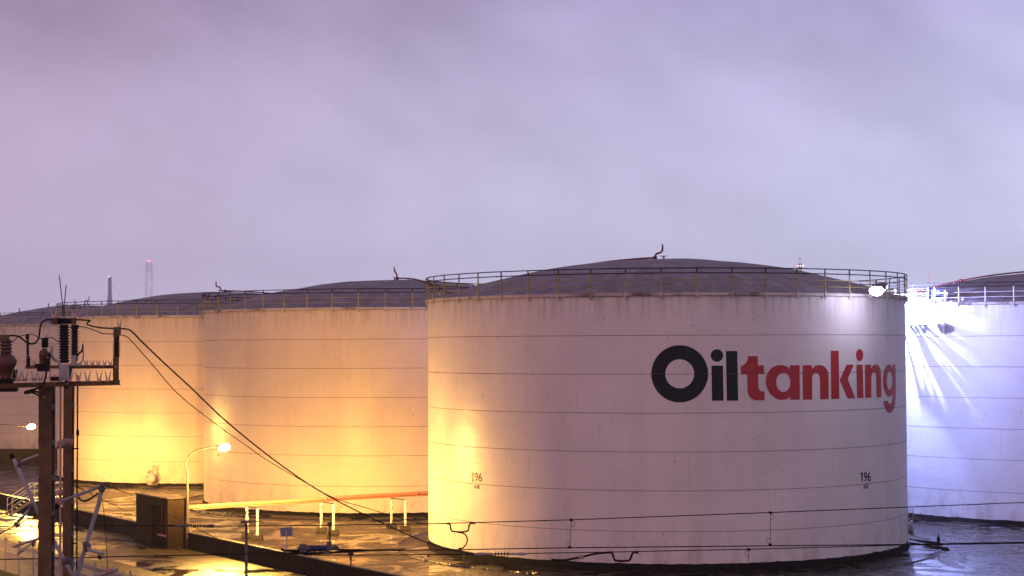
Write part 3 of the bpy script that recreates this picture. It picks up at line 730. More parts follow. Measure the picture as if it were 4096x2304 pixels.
# farther, lower bund wall in front of the far left tank
bw = thing('bund_wall', (-48, 181, 0), 'dark bund wall at the foot of the far left tank', 'wall', 'low concrete bund walls')
p0, p1 = Vector((-95, 187, 0)), Vector((-40.6, 180, 0)); k = 12
for i in range(k):
    a = p0.lerp(p1, i / k); e = p0.lerp(p1, (i + 1) / k - .0006); n_ = Vector((0, .35, 0)); b = MB()
    vs = [a, e, e + n_, a + n_]; vs += [v + Vector((0, 0, 1.5)) for v in vs]
    b.add(vs, [(0, 1, 5, 4), (1, 2, 6, 5), (2, 3, 7, 6), (3, 0, 4, 7), (4, 5, 6, 7)]); b.build('wall_panel', 'wet_wall', bw)

# ------------------------------------------------------------------ crossover stairs on the bund wall
sa = a_of(70, 2060); st = thing('access_stairs', along(sa, 1), 'steel crossover stairs over the bund wall beside the left mast column', 'stairs')
for i in range(6):
    z = 1.08 - i * .19; n = .28 + i * .26
    b = MB(); hbox(b, sa - .5, sa + .5, n, n + .24, z - .03, z); b.build('step', 'galvanised', st)
for s in (-.52, .52):
    b = MB(); b.bar(along(sa + s, .2, 1.1), along(sa + s, 1.9, .04), .03, .18, up=Vector((0, 0, 1))); b.build('stringer', 'dull_steel', st)
    b = MB(); b.tube([along(sa + s, 1.75, .15), along(sa + s, 1.75, 1.15), along(sa + s, .15, 2.12), along(sa + s, -2.6, 2.12), along(sa + s, -2.6, 1.1)], .024, 6)
    b.tube([along(sa + s, 1.75, .65), along(sa + s, .15, 1.62), along(sa + s, -2.6, 1.62)], .018, 6)
    for n in (.15, -1.2): b.tube([along(sa + s, n, 1.1), along(sa + s, n, 2.12)], .022, 6)
    b.build('handrail', 'white_post', st)
b = MB(); hbox(b, sa - .55, sa + .55, .28, -2.7, 1.08, 1.14); b.build('landing', 'galvanised', st)
for n in (-2.5, -1.0):
    b = MB(); hbox(b, sa - .5, sa - .43, n, n + .07, 0, 1.08); hbox(b, sa + .43, sa + .5, n, n + .07, 0, 1.08); b.build('landing_leg', 'galvanised', st)

# ------------------------------------------------------------------ product pipe on its posts
pp = thing('product_pipe', (-12, 113, 0), 'long orange red pipe carried on white posts in front of the middle tank', 'pipe')
pa, pe = F(752, 2028, 108.2), Vector((2.5, 123.2, 2.12)); pa.z = 2.02
b = MB(); pts = [pa.lerp(pe, i / 20) + Vector((0, 0, .02 * math.sin(i * .9))) for i in range(21)]; b.tube(pts, .125, 16); b.build('main_pipe', 'orange_pipe', pp)
b = MB(); o_ = Vector((.35, -.28, -.10)); b.tube([p_ + o_ for p_ in pts], .035, 8); b.build('small_pipe', 'orange_pipe', pp)
for i in (2, 7, 12, 17):
    p_ = pts[i]; d = (pe - pa).normalized(); b = MB(); b.lathe([(.105, -.05), (.17, -.05), (.17, .05), (.105, .05)], a=p_, axis=d, n=18, smooth=False); b.build('flange', 'orange_pipe', pp)
for (xa, ya), (xb, yb), tw in (((988, 2138), (1030, 2148), 1), ((1285, 2117), (1334, 2126), 1), ((1566, 2100), (1621, 2109), 1)):
    A, B_ = G(xa, ya, .16), G(xb, yb, .16)
    sp_t = None
    for q, (P, twist) in enumerate(((A, tw), (B_, 0))):
        b = MB()
        if twist:
            n = 22; vs = []; fs = []
            for i in range(n + 1):
                a = i / n * math.pi * 2.1 + q; z = P.z + (1.86 - P.z) * i / n
                for cx_, cy_ in ((-.07, -.05), (.07, -.05), (.07, .05), (-.07, .05)):
                    vs.append((P.x + cx_ * math.cos(a) - cy_ * math.sin(a), P.y + cx_ * math.sin(a) + cy_ * math.cos(a), z))
            fs = [(i * 4 + j, i * 4 + (j + 1) % 4, (i + 1) * 4 + (j + 1) % 4, (i + 1) * 4 + j) for i in range(n) for j in range(4)]
            b.add(vs, fs)
        else:
            b.box((P.x, P.y - .055, (P.z + 1.86) / 2), (.14, .014, 1.86 - P.z)); b.box((P.x, P.y + .055, (P.z + 1.86) / 2), (.14, .014, 1.86 - P.z)); b.box((P.x, P.y, (P.z + 1.86) / 2), (.014, .094, 1.86 - P.z))
        b.build('post', 'white_post', pp)
        b = MB(); b.box((P.x, P.y, .14), (.68, .5, .26), taper=.88); b.build('footing', 'concrete_block', pp)
        b = MB(); b.box((P.x, P.y, .30), (.10, .10, .12)); b.build('post_shoe', 'dark_steel', pp)
    b = MB(); b.bar((A.x, A.y, 1.88), (B_.x, B_.y, 1.88), .05, .05, up=Vector((0, 0, 1))); b.build('cross_beam', 'dark_steel', pp)

# ------------------------------------------------------------------ sign, small rods
sp0 = G(1146, 2275); sg = thing('road_sign', sp0, 'blue grey sign seen from behind on a thin pole by the bund wall', 'sign')
pt = F(1146, 2125, sp0.y)
b = MB(); b.tube([sp0, (sp0.x, sp0.y, pt.z + .05)], .038, 8); b.build('pole', 'galvanised', sg)
b = MB(); ctr = F(1145.5, 2127, sp0.y + .06); Mr = Matrix.Rotation(R_(-5), 3, 'Y'); b.box(ctr, (.64, .02, .48), mat=Mr); b.build('sign_plate', 'sign_grey', sg)
for x, y0, y1, hook in ((1896.5, 2215, 2170, 0), (1918, 2212, 2177, 1), (1857, 2238, 2206, 0)):
    g0 = G(x, y0 + 18); tz = F(x, y1, g0.y).z; b = MB(); b.tube([g0, (g0.x, g0.y, tz)], .022, 6)
    if hook: b.lathe([(.001, -.02), (.13, -.02), (.13, .02), (.001, .02)], a=(g0.x + .05, g0.y, tz), axis=(0, 1, 0), n=12)
    o = b.build('marker_rod', 'dull_steel'); tag(o, 'thin rod with a round plate at the foot of the lettered tank' if hook else ('thin bare rod just left of the round plated rod' if x > 1890 else 'short bent rod on the floor left of the lettered tank'), 'rod')
# dark channels lying on the right hand floor
for (xa, ya), (xb, yb), lb in (((3640, 2168), (3765, 2183), 'upper shorter dark steel beam lying on the blue lit floor'), ((3634, 2180), (3796, 2204), 'lower longer dark steel beam lying on the blue lit floor')):
    A, B_ = G(xa, ya), G(xb, yb); b = MB(); z = Vector((0, 0, .09))
    b.bar(A + z, B_ + z, .03, .16, up=Vector((0, 0, 1))); b.bar(A + Vector((0, .12, .02)), B_ + Vector((0, .12, .02)), .24, .03, up=Vector((0, 0, 1))); b.bar(A + z + Vector((0, .24, 0)), B_ + z + Vector((0, .24, 0)), .03, .16, up=Vector((0, 0, 1)))
    o = b.build('steel_beam', 'dark_steel'); tag(o, lb, 'steel beam')
g0 = G(3754, 2190); b = MB(); b.tube([g0, (g0.x, g0.y, F(3754, 2132, g0.y).z)], [.05, .018], 6); b.box((g0.x, g0.y, .35), (.16, .1, .5))
tag(b.build('marker_post', 'dark_steel'), 'thin dark post standing beside the beams on the blue lit floor', 'post')

# ------------------------------------------------------------------ T4 access platform with equipment
pf = thing('tank_platform', (27, 114, 13), 'white steel service platform with railings hung on the floodlit tank', 'platform')
dl = 0.0
def Q(x, y, d):
    px = 3400 + x / 2.898; v = ray(px, 1290); cx, cy_, R = T4; a = v.x ** 2 + v.y ** 2; bb = -2 * (v.x * cx + v.y * cy_); cc = cx * cx + cy_ * cy_ - R * R
    k = (-bb - math.sqrt(max(bb * bb - 4 * a * cc, 0))) / (2 * a); dep = v.y * k
    return F(px, 1000 + y / 2.898, dep - 1.6 + (d - dl))
dl = 0.0
def hz(p_, z): return Vector((p_.x, p_.y, z))
fl = [Q(610, 835, 0), Q(765, 838, 0), Q(1090, 840, 0), Q(1110, 815, 1.5), Q(780, 805, 1.5), Q(610, 800, 1.5)]
zf = fl[2].z
for i in range(6):
    A, B_ = hz(fl[i], zf - .06), hz(fl[(i + 1) % 6], zf - .06); b = MB(); b.bar(A, B_, .05, .12, up=Vector((0, 0, 1))); b.build('floor_beam', 'white_post', pf)
b = MB()
for i in range(26):
    f = i / 25; A = hz(fl[0].lerp(fl[2], f), zf - .01); B_ = hz(fl[5].lerp(fl[3], f), zf - .01); b.bar(A, B_, .035, .03, up=Vector((0, 0, 1)))
b.build('grating', 'white_post', pf)['kind'] = 'stuff'
b.add(vs, [(0, 1, 2, 3, 4, 5), (11, 10, 9, 8, 7, 6)] + [(i, i + 6, (i + 1) % 6 + 6, (i + 1) % 6) for i in range(6)]); b.build('floor_plate', 'white_post', pf)
for x, y0, y1, d in ((735, 830, 650, dl), (775, 845, 470, dl), (955, 835, 465, dl), (1087, 840, 600, dl), (1105, 720, 462, dl + 1.2)):
    b = MB(); A, B_ = Q(x, y0, d), Q(x, y1, d); b.tube([A, hz(A, B_.z)], .036, 8); b.build('rail_post', 'white_post', pf)
for pts in ([(628, 470, dl), (770, 468, dl), (955, 464, dl), (1105, 461, dl + 1.2)], [(628, 665, dl), (775, 668, dl), (955, 665, dl), (1087, 668, dl)], [(628, 532, dl), (775, 533, dl), (955, 526, dl), (1105, 520, dl + 1.2)], [(775, 605, dl), (955, 603, dl), (1105, 600, dl + 1.2)], [(628, 755, dl), (775, 757, dl)]):
    b = MB(); b.tube([Q(*p_) for p_ in pts], .026, 6); b.build('guard_rail', 'white_post', pf)
for x0, x1 in ((690, 755), (800, 862), (1010, 1070), (1090, 1095)):
    A = Q(x0, 865, dl + .1); B_ = Q(x1, 960, dl + 1.5); b = MB(); b.bar(hz(A, zf - .1), B_, .14, .14); b.bar(hz(A, zf - .12), hz(B_, zf - .12), .14, .14); b.bar(B_, hz(B_, zf - .1), .12, .12); b.build('knee_brace', 'white_post', pf)
for x, y, r, h, d in ((720, 640, .24, .52, 2.6), (962, 610, .34, .62, 2.4), (1065, 632, .30, .66, 2.3), (1180, 625, .14, .36, 2.4)):
    p_ = Q(x, y, d); b = MB(); b.lathe([(r * .8, -h / 2 - .4), (r * .8, h / 2 - .12), (r * 1.25, h / 2 - .1), (r * 1.25, h / 2), (r * .95, h / 2 + .02), (.001, h / 2 + .07)], a=p_, n=20); b.build('tank_nozzle', 'white_post', pf)
p_ = Q(978, 505, 1.9); b = MB(); b.box(p_, (.85, .5, .78)); b.box(p_ + Vector((.12, -.27, .1)), (.35, .05, .34), 1); b.box(p_ - Vector((.05, 0, .55)), (.3, .2, .4)); b.build('control_box', ['blue_housing', 'white_post'], pf)
b = MB(); b.tube(smooth_path([Q(1020, 560, dl + 2), Q(1022, 524, dl + 2), Q(1050, 518, dl + 2), Q(1080, 524, dl + 2), Q(1088, 580, dl + 2), Q(1080, 640, dl + 2), Q(1030, 690, dl + 1), Q(1028, 730, dl + .6), Q(1080, 748, dl + .4)], 5), .035, 6); b.build('black_cable', 'rubber', pf)
b = MB(); b.tube([Q(1130, 555, dl + 1.4), Q(1130, 505, dl + 1.4), Q(1150, 500, dl + 1.4)], .03, 6); b.box(Q(1165, 505, dl + 1.4), (.5, .3, .14)); b.build('lamp_arm', 'dull_steel', pf)
b = MB(); pz = Q(1308, 560, dl + 2.4); b.tube([pz, pz + Vector((0, 0, -.7))], .03, 6); b.box(pz, (.16, .1, .2)); b.build('sensor_post', 'white_post', pf)
# small gangway end on the lettered tank
gw = thing('roof_walkway', F(3430, 1140, 110), 'small dark walkway frame on the lettered tank roof beside the floodlight', 'walkway')
for pts in ([(3418, 1138), (3455, 1139)], [(3424, 1138), (3424, 1150)], [(3447, 1139), (3447, 1154)]):
    b = MB(); b.tube([F(x, y, 109) for x, y in pts], .05, 6); b.build('frame_bar', 'dark_steel', gw)
for pts in ([(3563, 1170), (3600, 1170), (3600, 1184), (3563, 1184), (3563, 1170)], [(3545, 1184), (3616, 1190)]):
    b = MB(); b.tube([F(x, y, 106) for x, y in pts], .035, 6); b.build('frame_bar', 'dull_steel', gw)

# ------------------------------------------------------------------ railway track and mesh fence
for nn, lb in ((8.9, 'wet railway track between the road verge and the mesh fence'), (15.2, 'railway track beyond the mesh fence towards the camera')):
    tr = thing('railway_track', along(10, nn), lb, 'railway track')
    for s in (-.75, .75):
        b = MB(); pr = [(-.035, .20), (.035, .20), (.035, .165), (.01, .155), (.01, .07), (.07, .055), (-.07, .055), (-.01, .07), (-.01, .155), (-.035, .165)]
        vs = [along(a, nn + s + x, z) for a in (-90, 90) for x, z in pr]; k = len(pr)
        b.add(vs, [(i, (i + 1) % k, (i + 1) % k + k, i + k) for i in range(k)]); b.build('rail', 'rail_steel', tr)
    if nn < 10:
        b = MB(); vs = []
        hbox(b, -.13, .13, -1.25, 1.25, .0, .055); c = WA
        sm = MB(); sm.v = [tuple(Vector(v) - c) for v in b.v]; sm.f = b.f; sm.m = b.m; sm.sm = b.sm; sme = sm.mesh('sleeper', 'sleeper_concrete')
        for i in range(90):
            o = link('sleeper', sme, tr, along(2 + i * .62, nn) - tr.location)
fn = thing('mesh_fence', along(0, 12.4), 'thin wire mesh fence on slim grey posts along the railway', 'fence')
fpx = [(-112, 2148), (19, 2163), (90, 2172)]
fpost = MB(); fpost.box((0, 0, .9), (.06, .06, 1.8))
for z in (.3, .6, .9, 1.2, 1.5): fpost.box((-.035, -.0, z), (.02, .05, .05))
fme = fpost.mesh('fence_post', 'galvanised')
pan = MB()
def wire_(b, a, e, r): b.bar(a, e, r, r, up=Vector((.3, .9, .1)))
for i in range(48): x = .02 + i * 2.08 / 47; wire_(pan, WD * x + Vector((0, 0, .05)), WD * x + Vector((0, 0, 1.63)), .006)
for j in range(9): z = .08 + j * .19; wire_(pan, WD * 0 + Vector((0, 0, z)), WD * 2.1 + Vector((0, 0, z)), .009)
pme = pan.mesh('mesh_panel', 'galvanised')
for i in range(34):
    a = -14 + i * 2.12; p_ = along(a, 12.2) - fn.location
    o = link('fence_post', fme, fn, p_); o.rotation_euler.z = math.atan2(WD.y, WD.x)
    link('mesh_panel', pme, fn, p_ + WD * .02)

# ------------------------------------------------------------------ foreground catenary mast
def c1(x, y, d=30): return F(x / 3.141, 1000 + y / 3.141, d)
def c2(x, y, d=30): return F(x / 4.83, 1400 + y / 4.83, d)
def c3(x, y, d=30): return F(x / 2.398, 1700 + y / 2.398, d)
cm = thing('catenary_mast', (-7.8, 30, 0), 'brown twin column railway mast with insulators and bird spikes at the left', 'railway mast')
def column(top, bottom, w_, dep, nb):
    """latticed column of two channels joined by batten plates"""
    t = top; b = MB(); A = Vector((top.x, top.y, top.z)); B_ = bottom
    for o in (0, dep - .03):
        b.bar(B_ + Vector((0, o, 0)), A + Vector((0, o, 0)), w_, .03)
        for s in (-1, 1): b.bar(B_ + Vector((s * (w_ / 2 - .006), o + (.035 if o == 0 else -.035), 0)), A + Vector((s * (w_ / 2 - .006), o + (.035 if o == 0 else -.035), 0)), .010, .05)
    c = b.build('column', 'brown_steel', cm)
    n = int((A.z - B_.z) / .59)
    for i in range(n + 1):
        z = A.z - .35 - i * .59; f = (z - B_.z) / (A.z - B_.z); p_ = B_.lerp(A, f)
        if z < .2: break
        for s in (-1, 1):
            b = MB(); b.box(p_ + Vector((s * (w_ / 2 + .004), dep / 2 - .015, 0)), (.008, dep - .04, .085)); q = b.build('batten', 'dull_steel', None); q.parent = c; q.location = (0, 0, 0)
    return c
tA = F(181, 1545, 30.05); bA = F(178, 2304, 30.05); dA = (bA - tA) / (tA.z - bA.z); column(tA, tA + dA * tA.z, .212, .27, 0)
tB = F(270, 1545, 33.1); bB = F(266, 2304, 33.1); dB = (bB - tB) / (tB.z - bB.z); column(tB, tB + dB * tB.z, .14, .26, 0)
def part(name, b, mt): return b.build(name, mt, cm)
b = MB(); A, B_ = F(-90, 1546, 29.8), F(479, 1530.5, 29.8); b.bar(A, B_, .012, .080, up=Vector((0, 0, 1)))
for s in (-1, 1): b.bar(A + Vector((0, .04, s * .036)), B_ + Vector((0, .04, s * .036)), .075, .009, up=Vector((0, 0, 1)))
part('lower_beam', b, 'brown_steel')
b = MB(); A, B_ = F(102, 1468.5, 33), F(473, 1467.5, 33); b.bar(A, B_, .012, .06, up=Vector((0, 0, 1)))
for s in (-1, 1): b.bar(A + Vector((0, .04, s * .026)), B_ + Vector((0, .04, s * .026)), .075, .008, up=Vector((0, 0, 1)))
part('upper_beam', b, 'brown_steel')
for a, e, w_, mt in ((F(463.5, 1524, 29.95), F(463.5, 1426, 29.95), .085, 'brown_steel'), (F(459, 1467, 31), F(459, 1350, 31), .02, 'brown_steel'), (F(113, 1465, 33), F(113, 1426, 33), .06, 'dark_steel'), (F(264, 1548, 32), F(282, 1462, 33), .07, 'dark_steel')):
    b = MB(); b.bar(a, e, w_, w_ * .8); part('riser', b, mt)
def insulator(a, e, rc, rs, n, mt, caps=.12, tip=.004, alt=False, name='insulator'):
    a = Vector(a); e = Vector(e); Ln = (e - a).length; ax_ = (e - a).normalized(); pr = [(.001, 0), (rc * 1.15, 0), (rc * 1.15, Ln * caps), (rc, Ln * caps)]
    s0_, s1_ = Ln * caps, Ln * (1 - caps)
    for i in range(n):
        h = s0_ + (s1_ - s0_) * (i + .5) / n; R__ = rs if (not alt or i % 2 == 0) else rs * .82
        pr += [(rc, h - .022), (R__, h - .004), (R__, h + tip), (rc, h + .006)]
    pr += [(rc, s1_), (rc * 1.2, s1_), (rc * 1.2, Ln), (.001, Ln)]
    b = MB(); b.lathe(pr, a=a, axis=ax_, n=20, smooth=False); return part(name, b, mt)
insulator(c1(806, 1420, 31), c1(806, 935, 31), .068, .102, 13, 'silicone', .03)
insulator(c1(936, 1400, 32.4), c1(938, 985, 32.4), .048, .078, 12, 'green_silicone', .06)
insulator(c1(1462, 1420), c1(1465, 1070), .038, .064, 7, 'silicone', .24)
insulator(c1(350, 1345, 33), c1(347, 1110, 33), .018, .034, 6, 'silicone', .16)
insulator(c1(565, 1225, 31.5), c1(565, 1108, 31.5), .046, .062, 5, 'dark_steel', .02, tip=.012)
insulator(c1(76, 1305, 29.4), c1(72, 1125, 29.4), .078, .100, 4, 'brown_glaze', .02, tip=.018)
def bulb(c_top, c_bot, prof, mt, d, name):
    a = c_bot; e = c_top; ax_ = (e - a).normalized(); Ln = (e - a).length
    b = MB(); b.lathe([(r, h * Ln) for r, h in prof], a=a, axis=ax_, n=28); part(name, b, mt)
bulb(c1(75, 1300, 29.4), c2(112, 560, 29.4), [(.085, 0), (.09, .12), (.10, .24), (.15, .46), (.175, .62), (.17, .75), (.13, .90), (.06, 1.0)], 'brown_glaze', 29.4, 'transformer_body')
bulb(c1(563, 1235, 31.5), c2(815, 275, 31.5), [(.055, 0), (.055, .18), (.062, .30), (.078, .48), (.086, .64), (.075, .80), (.045, .90), (.045, 1.0)], 'brown_glaze', 31.5, 'transformer_body')
b = MB(); b.box(c2(110, 580, 29.4), (.27, .2, .05)); b.box(c2(110, 620, 29.4), (.20, .2, .05)); b.box(c2(140, 770, 29.5), (.27, .2, .06)); part('transformer_base', b, 'dark_steel')
b = MB(); b.box(c2(815, 300, 31.5), (.22, .2, .06)); b.box(c2(840, 370, 31.5), (.18, .2, .08)); part('transformer_base', b, 'dark_steel')
b = MB(); b.box(c2(262, 460, 29.9), (.11, .08, .14)); part('junction_box', b, 'dark_steel')
b = MB(); b.box(c2(300, 765, 29.6), (.07, .1, .05)); part('junction_box', b, 'dull_steel')
# pedestal and switch arm under the big insulator
b = MB(); b.box(c2(1255, 430, 31), (.13, .12, .27), taper=.85); part('insulator_pedestal', b, 'galvanised')
b = MB(); b.box(c2(1235, 460, 30.8), (.045, .04, .055)); part('hinge_block', b, 'clamp_pink')
b = MB(); b.box(c2(1425, 190, 32.3), (.07, .1, .17)); part('insulator_pedestal', b, 'galvanised')
b = MB(); b.box(c2(1460, 277, 32.2), (.19, .1, .045)); part('bearing_box', b, 'galvanised')
b = MB(); pz = c2(1065, 560, 29.6); b.box(pz, (.155, .02, .075)); part('bracket_box', b, 'dark_steel')
for pts in ([(970, 345), (970, 600)], [(1150, 345), (1150, 600)], [(970, 515), (1150, 515)], [(970, 600), (1150, 600)]):
    b = MB(); b.bar(c2(*pts[0], 29.55), c2(*pts[1], 29.55), .010, .03); part('frame_bar', b, 'clamp_pink')
b = MB(); b.tube(smooth_path([c2(985, 20, 29.7), c2(1000, 90, 29.7), c2(1040, 170, 29.7), c2(1130, 225, 29.7), c2(1165, 300, 29.7), c2(1190, 420, 29.7), c2(1222, 590, 29.7)], 5), .024, 8)
part('switch_arm', b, 'galvanised')
b = MB(); b.tube(smooth_path([c2(1490, 110, 32), c2(1530, 60, 32), c2(1580, 20, 32), c2(1600, -60, 32), c2(1600, -130, 32)], 5), [.018] * 16 + [.015, .013, .011, .008, .004], 8); part('arcing_horn', b, 'silicone')
b = MB(); b.tube(smooth_path([c2(1560, 250, 32), c2(1600, 190, 32), c2(1610, 60, 32), c2(1600, -80, 32)], 5), .013, 8); part('arcing_horn', b, 'galvanised')
b = MB()
for x, y, r in ((925, 155, .045), (978, 155, .028), (665, 660, .03), (1050, 658, .025), (1300, 655, .028), (540, 155, .018), (855, 912, .032), (2235, 330, .04), (945, 40, .022)):
    r *= .45; b.lathe([(.001, -.03), (r, -.025), (r, .015), (r * .6, .025), (.001, .025)], a=c2(x, y, 29.6), axis=(0, -1, 0), n=10)
part('bolt_heads', b, 'clamp_pink')
b = MB(); b.tube(smooth_path([c2(x, y, 29.6) for x, y in ((940, 60), (960, 120), (930, 190), (900, 210), (880, 260))], 4), .024, 8); b.box(c2(930, 215, 29.6), (.06, .05, .10)); part('cable_clamp', b, 'dark_steel')
# top clamp bar and its rods
b = MB(); b.box(c1(800, 893, 31), (.41, .10, .10)); b.box(c1(715, 893, 30.9), (.09, .11, .11)); part('head_clamp', b, 'dark_steel')
b = MB(); b.box(c1(680, 893, 30.7), (.085, .06, .105)); part('clamp_plate', b, 'brown_steel'); b = MB(); b.box(c1(925, 893, 30.7), (.055, .06, .115)); part('clamp_plate', b, 'brown_steel')
b = MB(); b.box(c1(940, 965, 32.3), (.12, .08, .075)); part('head_clamp', b, 'dark_steel')
b = MB(); b.box(c1(1448, 1035, 29.9), (.052, .06, .18)); b.box(c1(1497, 1020, 29.9), (.052, .05, .14)); part('head_clamp', b, 'brown_steel')
b = MB(); b.box(c1(345, 1090, 33), (.055, .05, .09)); part('head_clamp', b, 'dark_steel')
b = MB(); b.box(c1(50, 1100, 29.4), (.15, .1, .09)); part('head_clamp', b, 'brown_steel')
for pts in ([(744, 318), (768, 520), (787, 700), (788, 830)], [(832, 440), (816, 600), (803, 720), (808, 815)], [(938, 620), (936, 745)], [(908, 680), (912, 745)]):
    b = MB(); b.tube([c1(*p_, 30.9) for p_ in pts], .0085 if pts[0][0] < 900 else .005, 6); part('lightning_rod', b, 'dark_steel')
# bird spikes
def spike(p_, h, spread, mt='spike_plastic', one=False):
    b = MB()
    for s in ((1,) if one else (-1, 1)):
        pts = [p_ + Vector((s * spread * (.28 + .72 * (k / 4) ** 1.3), .0, h * k / 4)) for k in range(5)]
        b.tube(pts, [.014, .014, .012, .008, .001], 5)
    b.box(p_ + Vector((0, 0, .01)), (spread * 1.1, .04, .03)); part('bird_spike', b, mt)
for x in (190, 355, 480, 660, 780, 1350, 1510, 1690, 1915, 2085): spike(c2(x, 600 if x > 300 else 575, 29.75), .16 * (1.15 if x > 300 else 1), .055)
for x in (1660, 1787, 1900, 2022, 2125): spike(c2(x, 298, 33), .105, .036, 'shelf_paint')
spike(c1(672, 850, 30.9), .14, .05); spike(c1(930, 850, 30.9), .14, .05); spike(c1(1498, 975, 29.9), .14, .04); spike(c1(40, 1065, 29.4), .15, .03); spike(c1(575, 1100, 31.5), .08, .03); spike(c1(650, 1290, 31), .16, .03, 'galvanised')
# short jumper cables of the mast
for pts, r, d, mt in (
    ([(-40, 1092), (90, 1078), (200, 1078), (255, 1098), (320, 1150), (395, 1180), (450, 1160), (485, 1110), (497, 1040), (507, 960), (533, 905), (585, 878), (655, 875)], .015, 30.2, 'rubber'),
    ([(945, 876), (1080, 882), (1132, 892), (1098, 915), (1105, 940), (1200, 966), (1300, 980), (1430, 985)], .013, 30.2, 'rubber'),
    ([(860, 972), (990, 963), (1090, 975), (1200, 1015), (1290, 1048), (1425, 1055)], .0085, 31.5, 'rubber'),
    ([(140, 1168), (230, 1095), (320, 1066), (400, 1058), (450, 1078), (500, 1107), (560, 1108), (650, 1100), (690, 1128), (742, 1157)], .0075, 32, 'rubber')):
    b = MB(); b.tube(smooth_path([c1(x, y, d) for x, y in pts], 6), r, 8); part('jumper_cable', b, mt)
for pts, r, d in (([(985, 110), (930, 200), (905, 300), (885, 500), (845, 640), (745, 730), (600, 775), (505, 800), (480, 832), (560, 828), (660, 800), (760, 822)], .017, 29.6), ([(600, 815), (680, 845), (765, 885)], .015, 29.6), ([(640, 300), (650, 250), (690, 225)], .006, 32.5), ([(400, 585), (560, 560), (800, 555), (1000, 520), (1090, 470)], .004, 29.6)):
    b = MB(); b.tube(smooth_path([c2(x, y, d) for x, y in pts], 6), r, 8); part('control_hose', b, 'rubber')
# vertical rods beside the columns
for x, x2, y0, r, d, mt in ((581, 577, -480, .019, 31, 'clamp_pink'), (745, 735, -480, .014, 31.5, 'wire_copper')):
    A = c3(x, y0, d); B_ = c3(x2, 1449, d); k = A.z / (A.z - B_.z); b = MB(); b.tube([A, A + (B_ - A) * k], r, 8)
    b.lathe([(r, -.06), (r * 2, -.04), (r * 2, .04), (r, .06)], a=c3(x, 650 if x < 600 else 75, d), n=10); part('operating_rod', b, mt)
# brackets between columns
for a, e, r, mt in (((515, 228), (600, 190), .035, 'galvanised'), ((560, 200), (640, 160), .075, 'clamp_pink'), ((630, 160), (695, 175), .065, 'clamp_pink'), ((500, 790), (560, 760), .07, 'dark_steel'), ((520, 745), (605, 728), .065, 'clamp_pink'), ((690, 227), (755, 227), .012, 'dark_steel'), ((690, 1136), (745, 1136), .012, 'dark_steel'), ((600, 1310), (690, 1300), .06, 'dull_steel')):
    b = MB(); b.tube([c3(*a, 31.2), c3(*e, 31.2)], r, 10); part('clamp_bracket', b, mt)
# cantilever frames
cf = thing('cantilever_frame', F(100, 1900, 31), 'slanted grey steel tube frame left of the mast columns', 'cantilever')
cg = thing('cantilever_frame', F(390, 1960, 31), 'slanted grey steel tube frame right of the mast columns', 'cantilever')
def rodc(b_, pts, r, d, mt, name, par):
    b = MB(); b.tube([c3(x, y, d) for x, y in pts], r, 12); b.build(name, mt, par)
rodc(0, [(112, 283), (365, 835), (515, 1110), (640, 1340), (760, 1560)], .036, 31.6, 'galvanised', 'main_tube', cf)
rodc(0, [(108, 275), (128, 322)], .042, 31.6, 'dark_steel', 'end_cap', cf)
rodc(0, [(190, 362), (215, 345), (372, 285), (520, 226)], .022, 31.6, 'galvanised', 'stay_tube', cf)
rodc(0, [(155, 950), (300, 790)], .024, 31.4, 'galvanised', 'registration_arm', cf)
rodc(0, [(135, 1165), (365, 1092), (520, 1040)], .026, 31.4, 'galvanised', 'registration_arm', cf)
rodc(0, [(170, 1240), (322, 1122)], .018, 31.4, 'galvanised', 'steady_arm', cf)
rodc(0, [(322, 1165), (325, 1105)], .03, 31.4, 'dull_steel', 'clamp', cf)
rodc(0, [(175, 370), (200, 380)], .055, 31.4, 'dull_steel', 'clamp', cf)
rodc(0, [(275, 775), (315, 795)], .05, 31.4, 'dull_steel', 'clamp', cf)
for y, r in ((405, .048), (745, .048)): rodc(0, [(150 + (y - 405) * .47, y), (158 + (y - 405) * .47, y + 14)], r, 31.6, 'clamp_pink', 'collar', cf)
rodc(0, [(135, 945), (165, 955), (175, 985)], .04, 31.4, 'dull_steel', 'wire_clamp', cf)
rodc(0, [(980, 590), (945, 760), (860, 1030), (740, 1449), (640, 1800)], .037, 30.8, 'galvanised', 'main_tube', cg)
rodc(0, [(965, 575), (1003, 580)], .052, 30.7, 'dull_steel', 'clamp', cg)
rodc(0, [(950, 598), (1000, 632)], .045, 30.7, 'dull_steel', 'clamp', cg)
rodc(0, [(600, 725), (640, 712), (945, 598)], .026, 30.8, 'galvanised', 'stay_tube', cg)
rodc(0, [(835, 1185), (880, 1205), (1000, 1238)], .026, 30.6, 'galvanised', 'registration_arm', cg)
rodc(0, [(835, 1140), (850, 1210)], .055, 30.7, 'dull_steel', 'clamp', cg)
rodc(0, [(800, 1150), (842, 1143)], .046, 30.75, 'dull_steel', 'collar', cg)
rodc(0, [(945, 1248), (965, 1285)], .03, 30.6, 'dark_steel', 'wire_clamp', cg)
rodc(0, [(900, 1460), (1050, 1410), (1130, 1385)], .034, 30.6, 'galvanised', 'registration_arm', cg)
rodc(0, [(1035, 1385), (1060, 1425)], .05, 30.55, 'clamp_pink', 'clamp', cg)
b = MB(); b.tube(smooth_path([c3(*p_, 30.8) for p_ in ((940, 655), (880, 700), (820, 728), (775, 720), (752, 690))], 5), .017, 8); b.build('bonding_lead', 'rubber', cg)

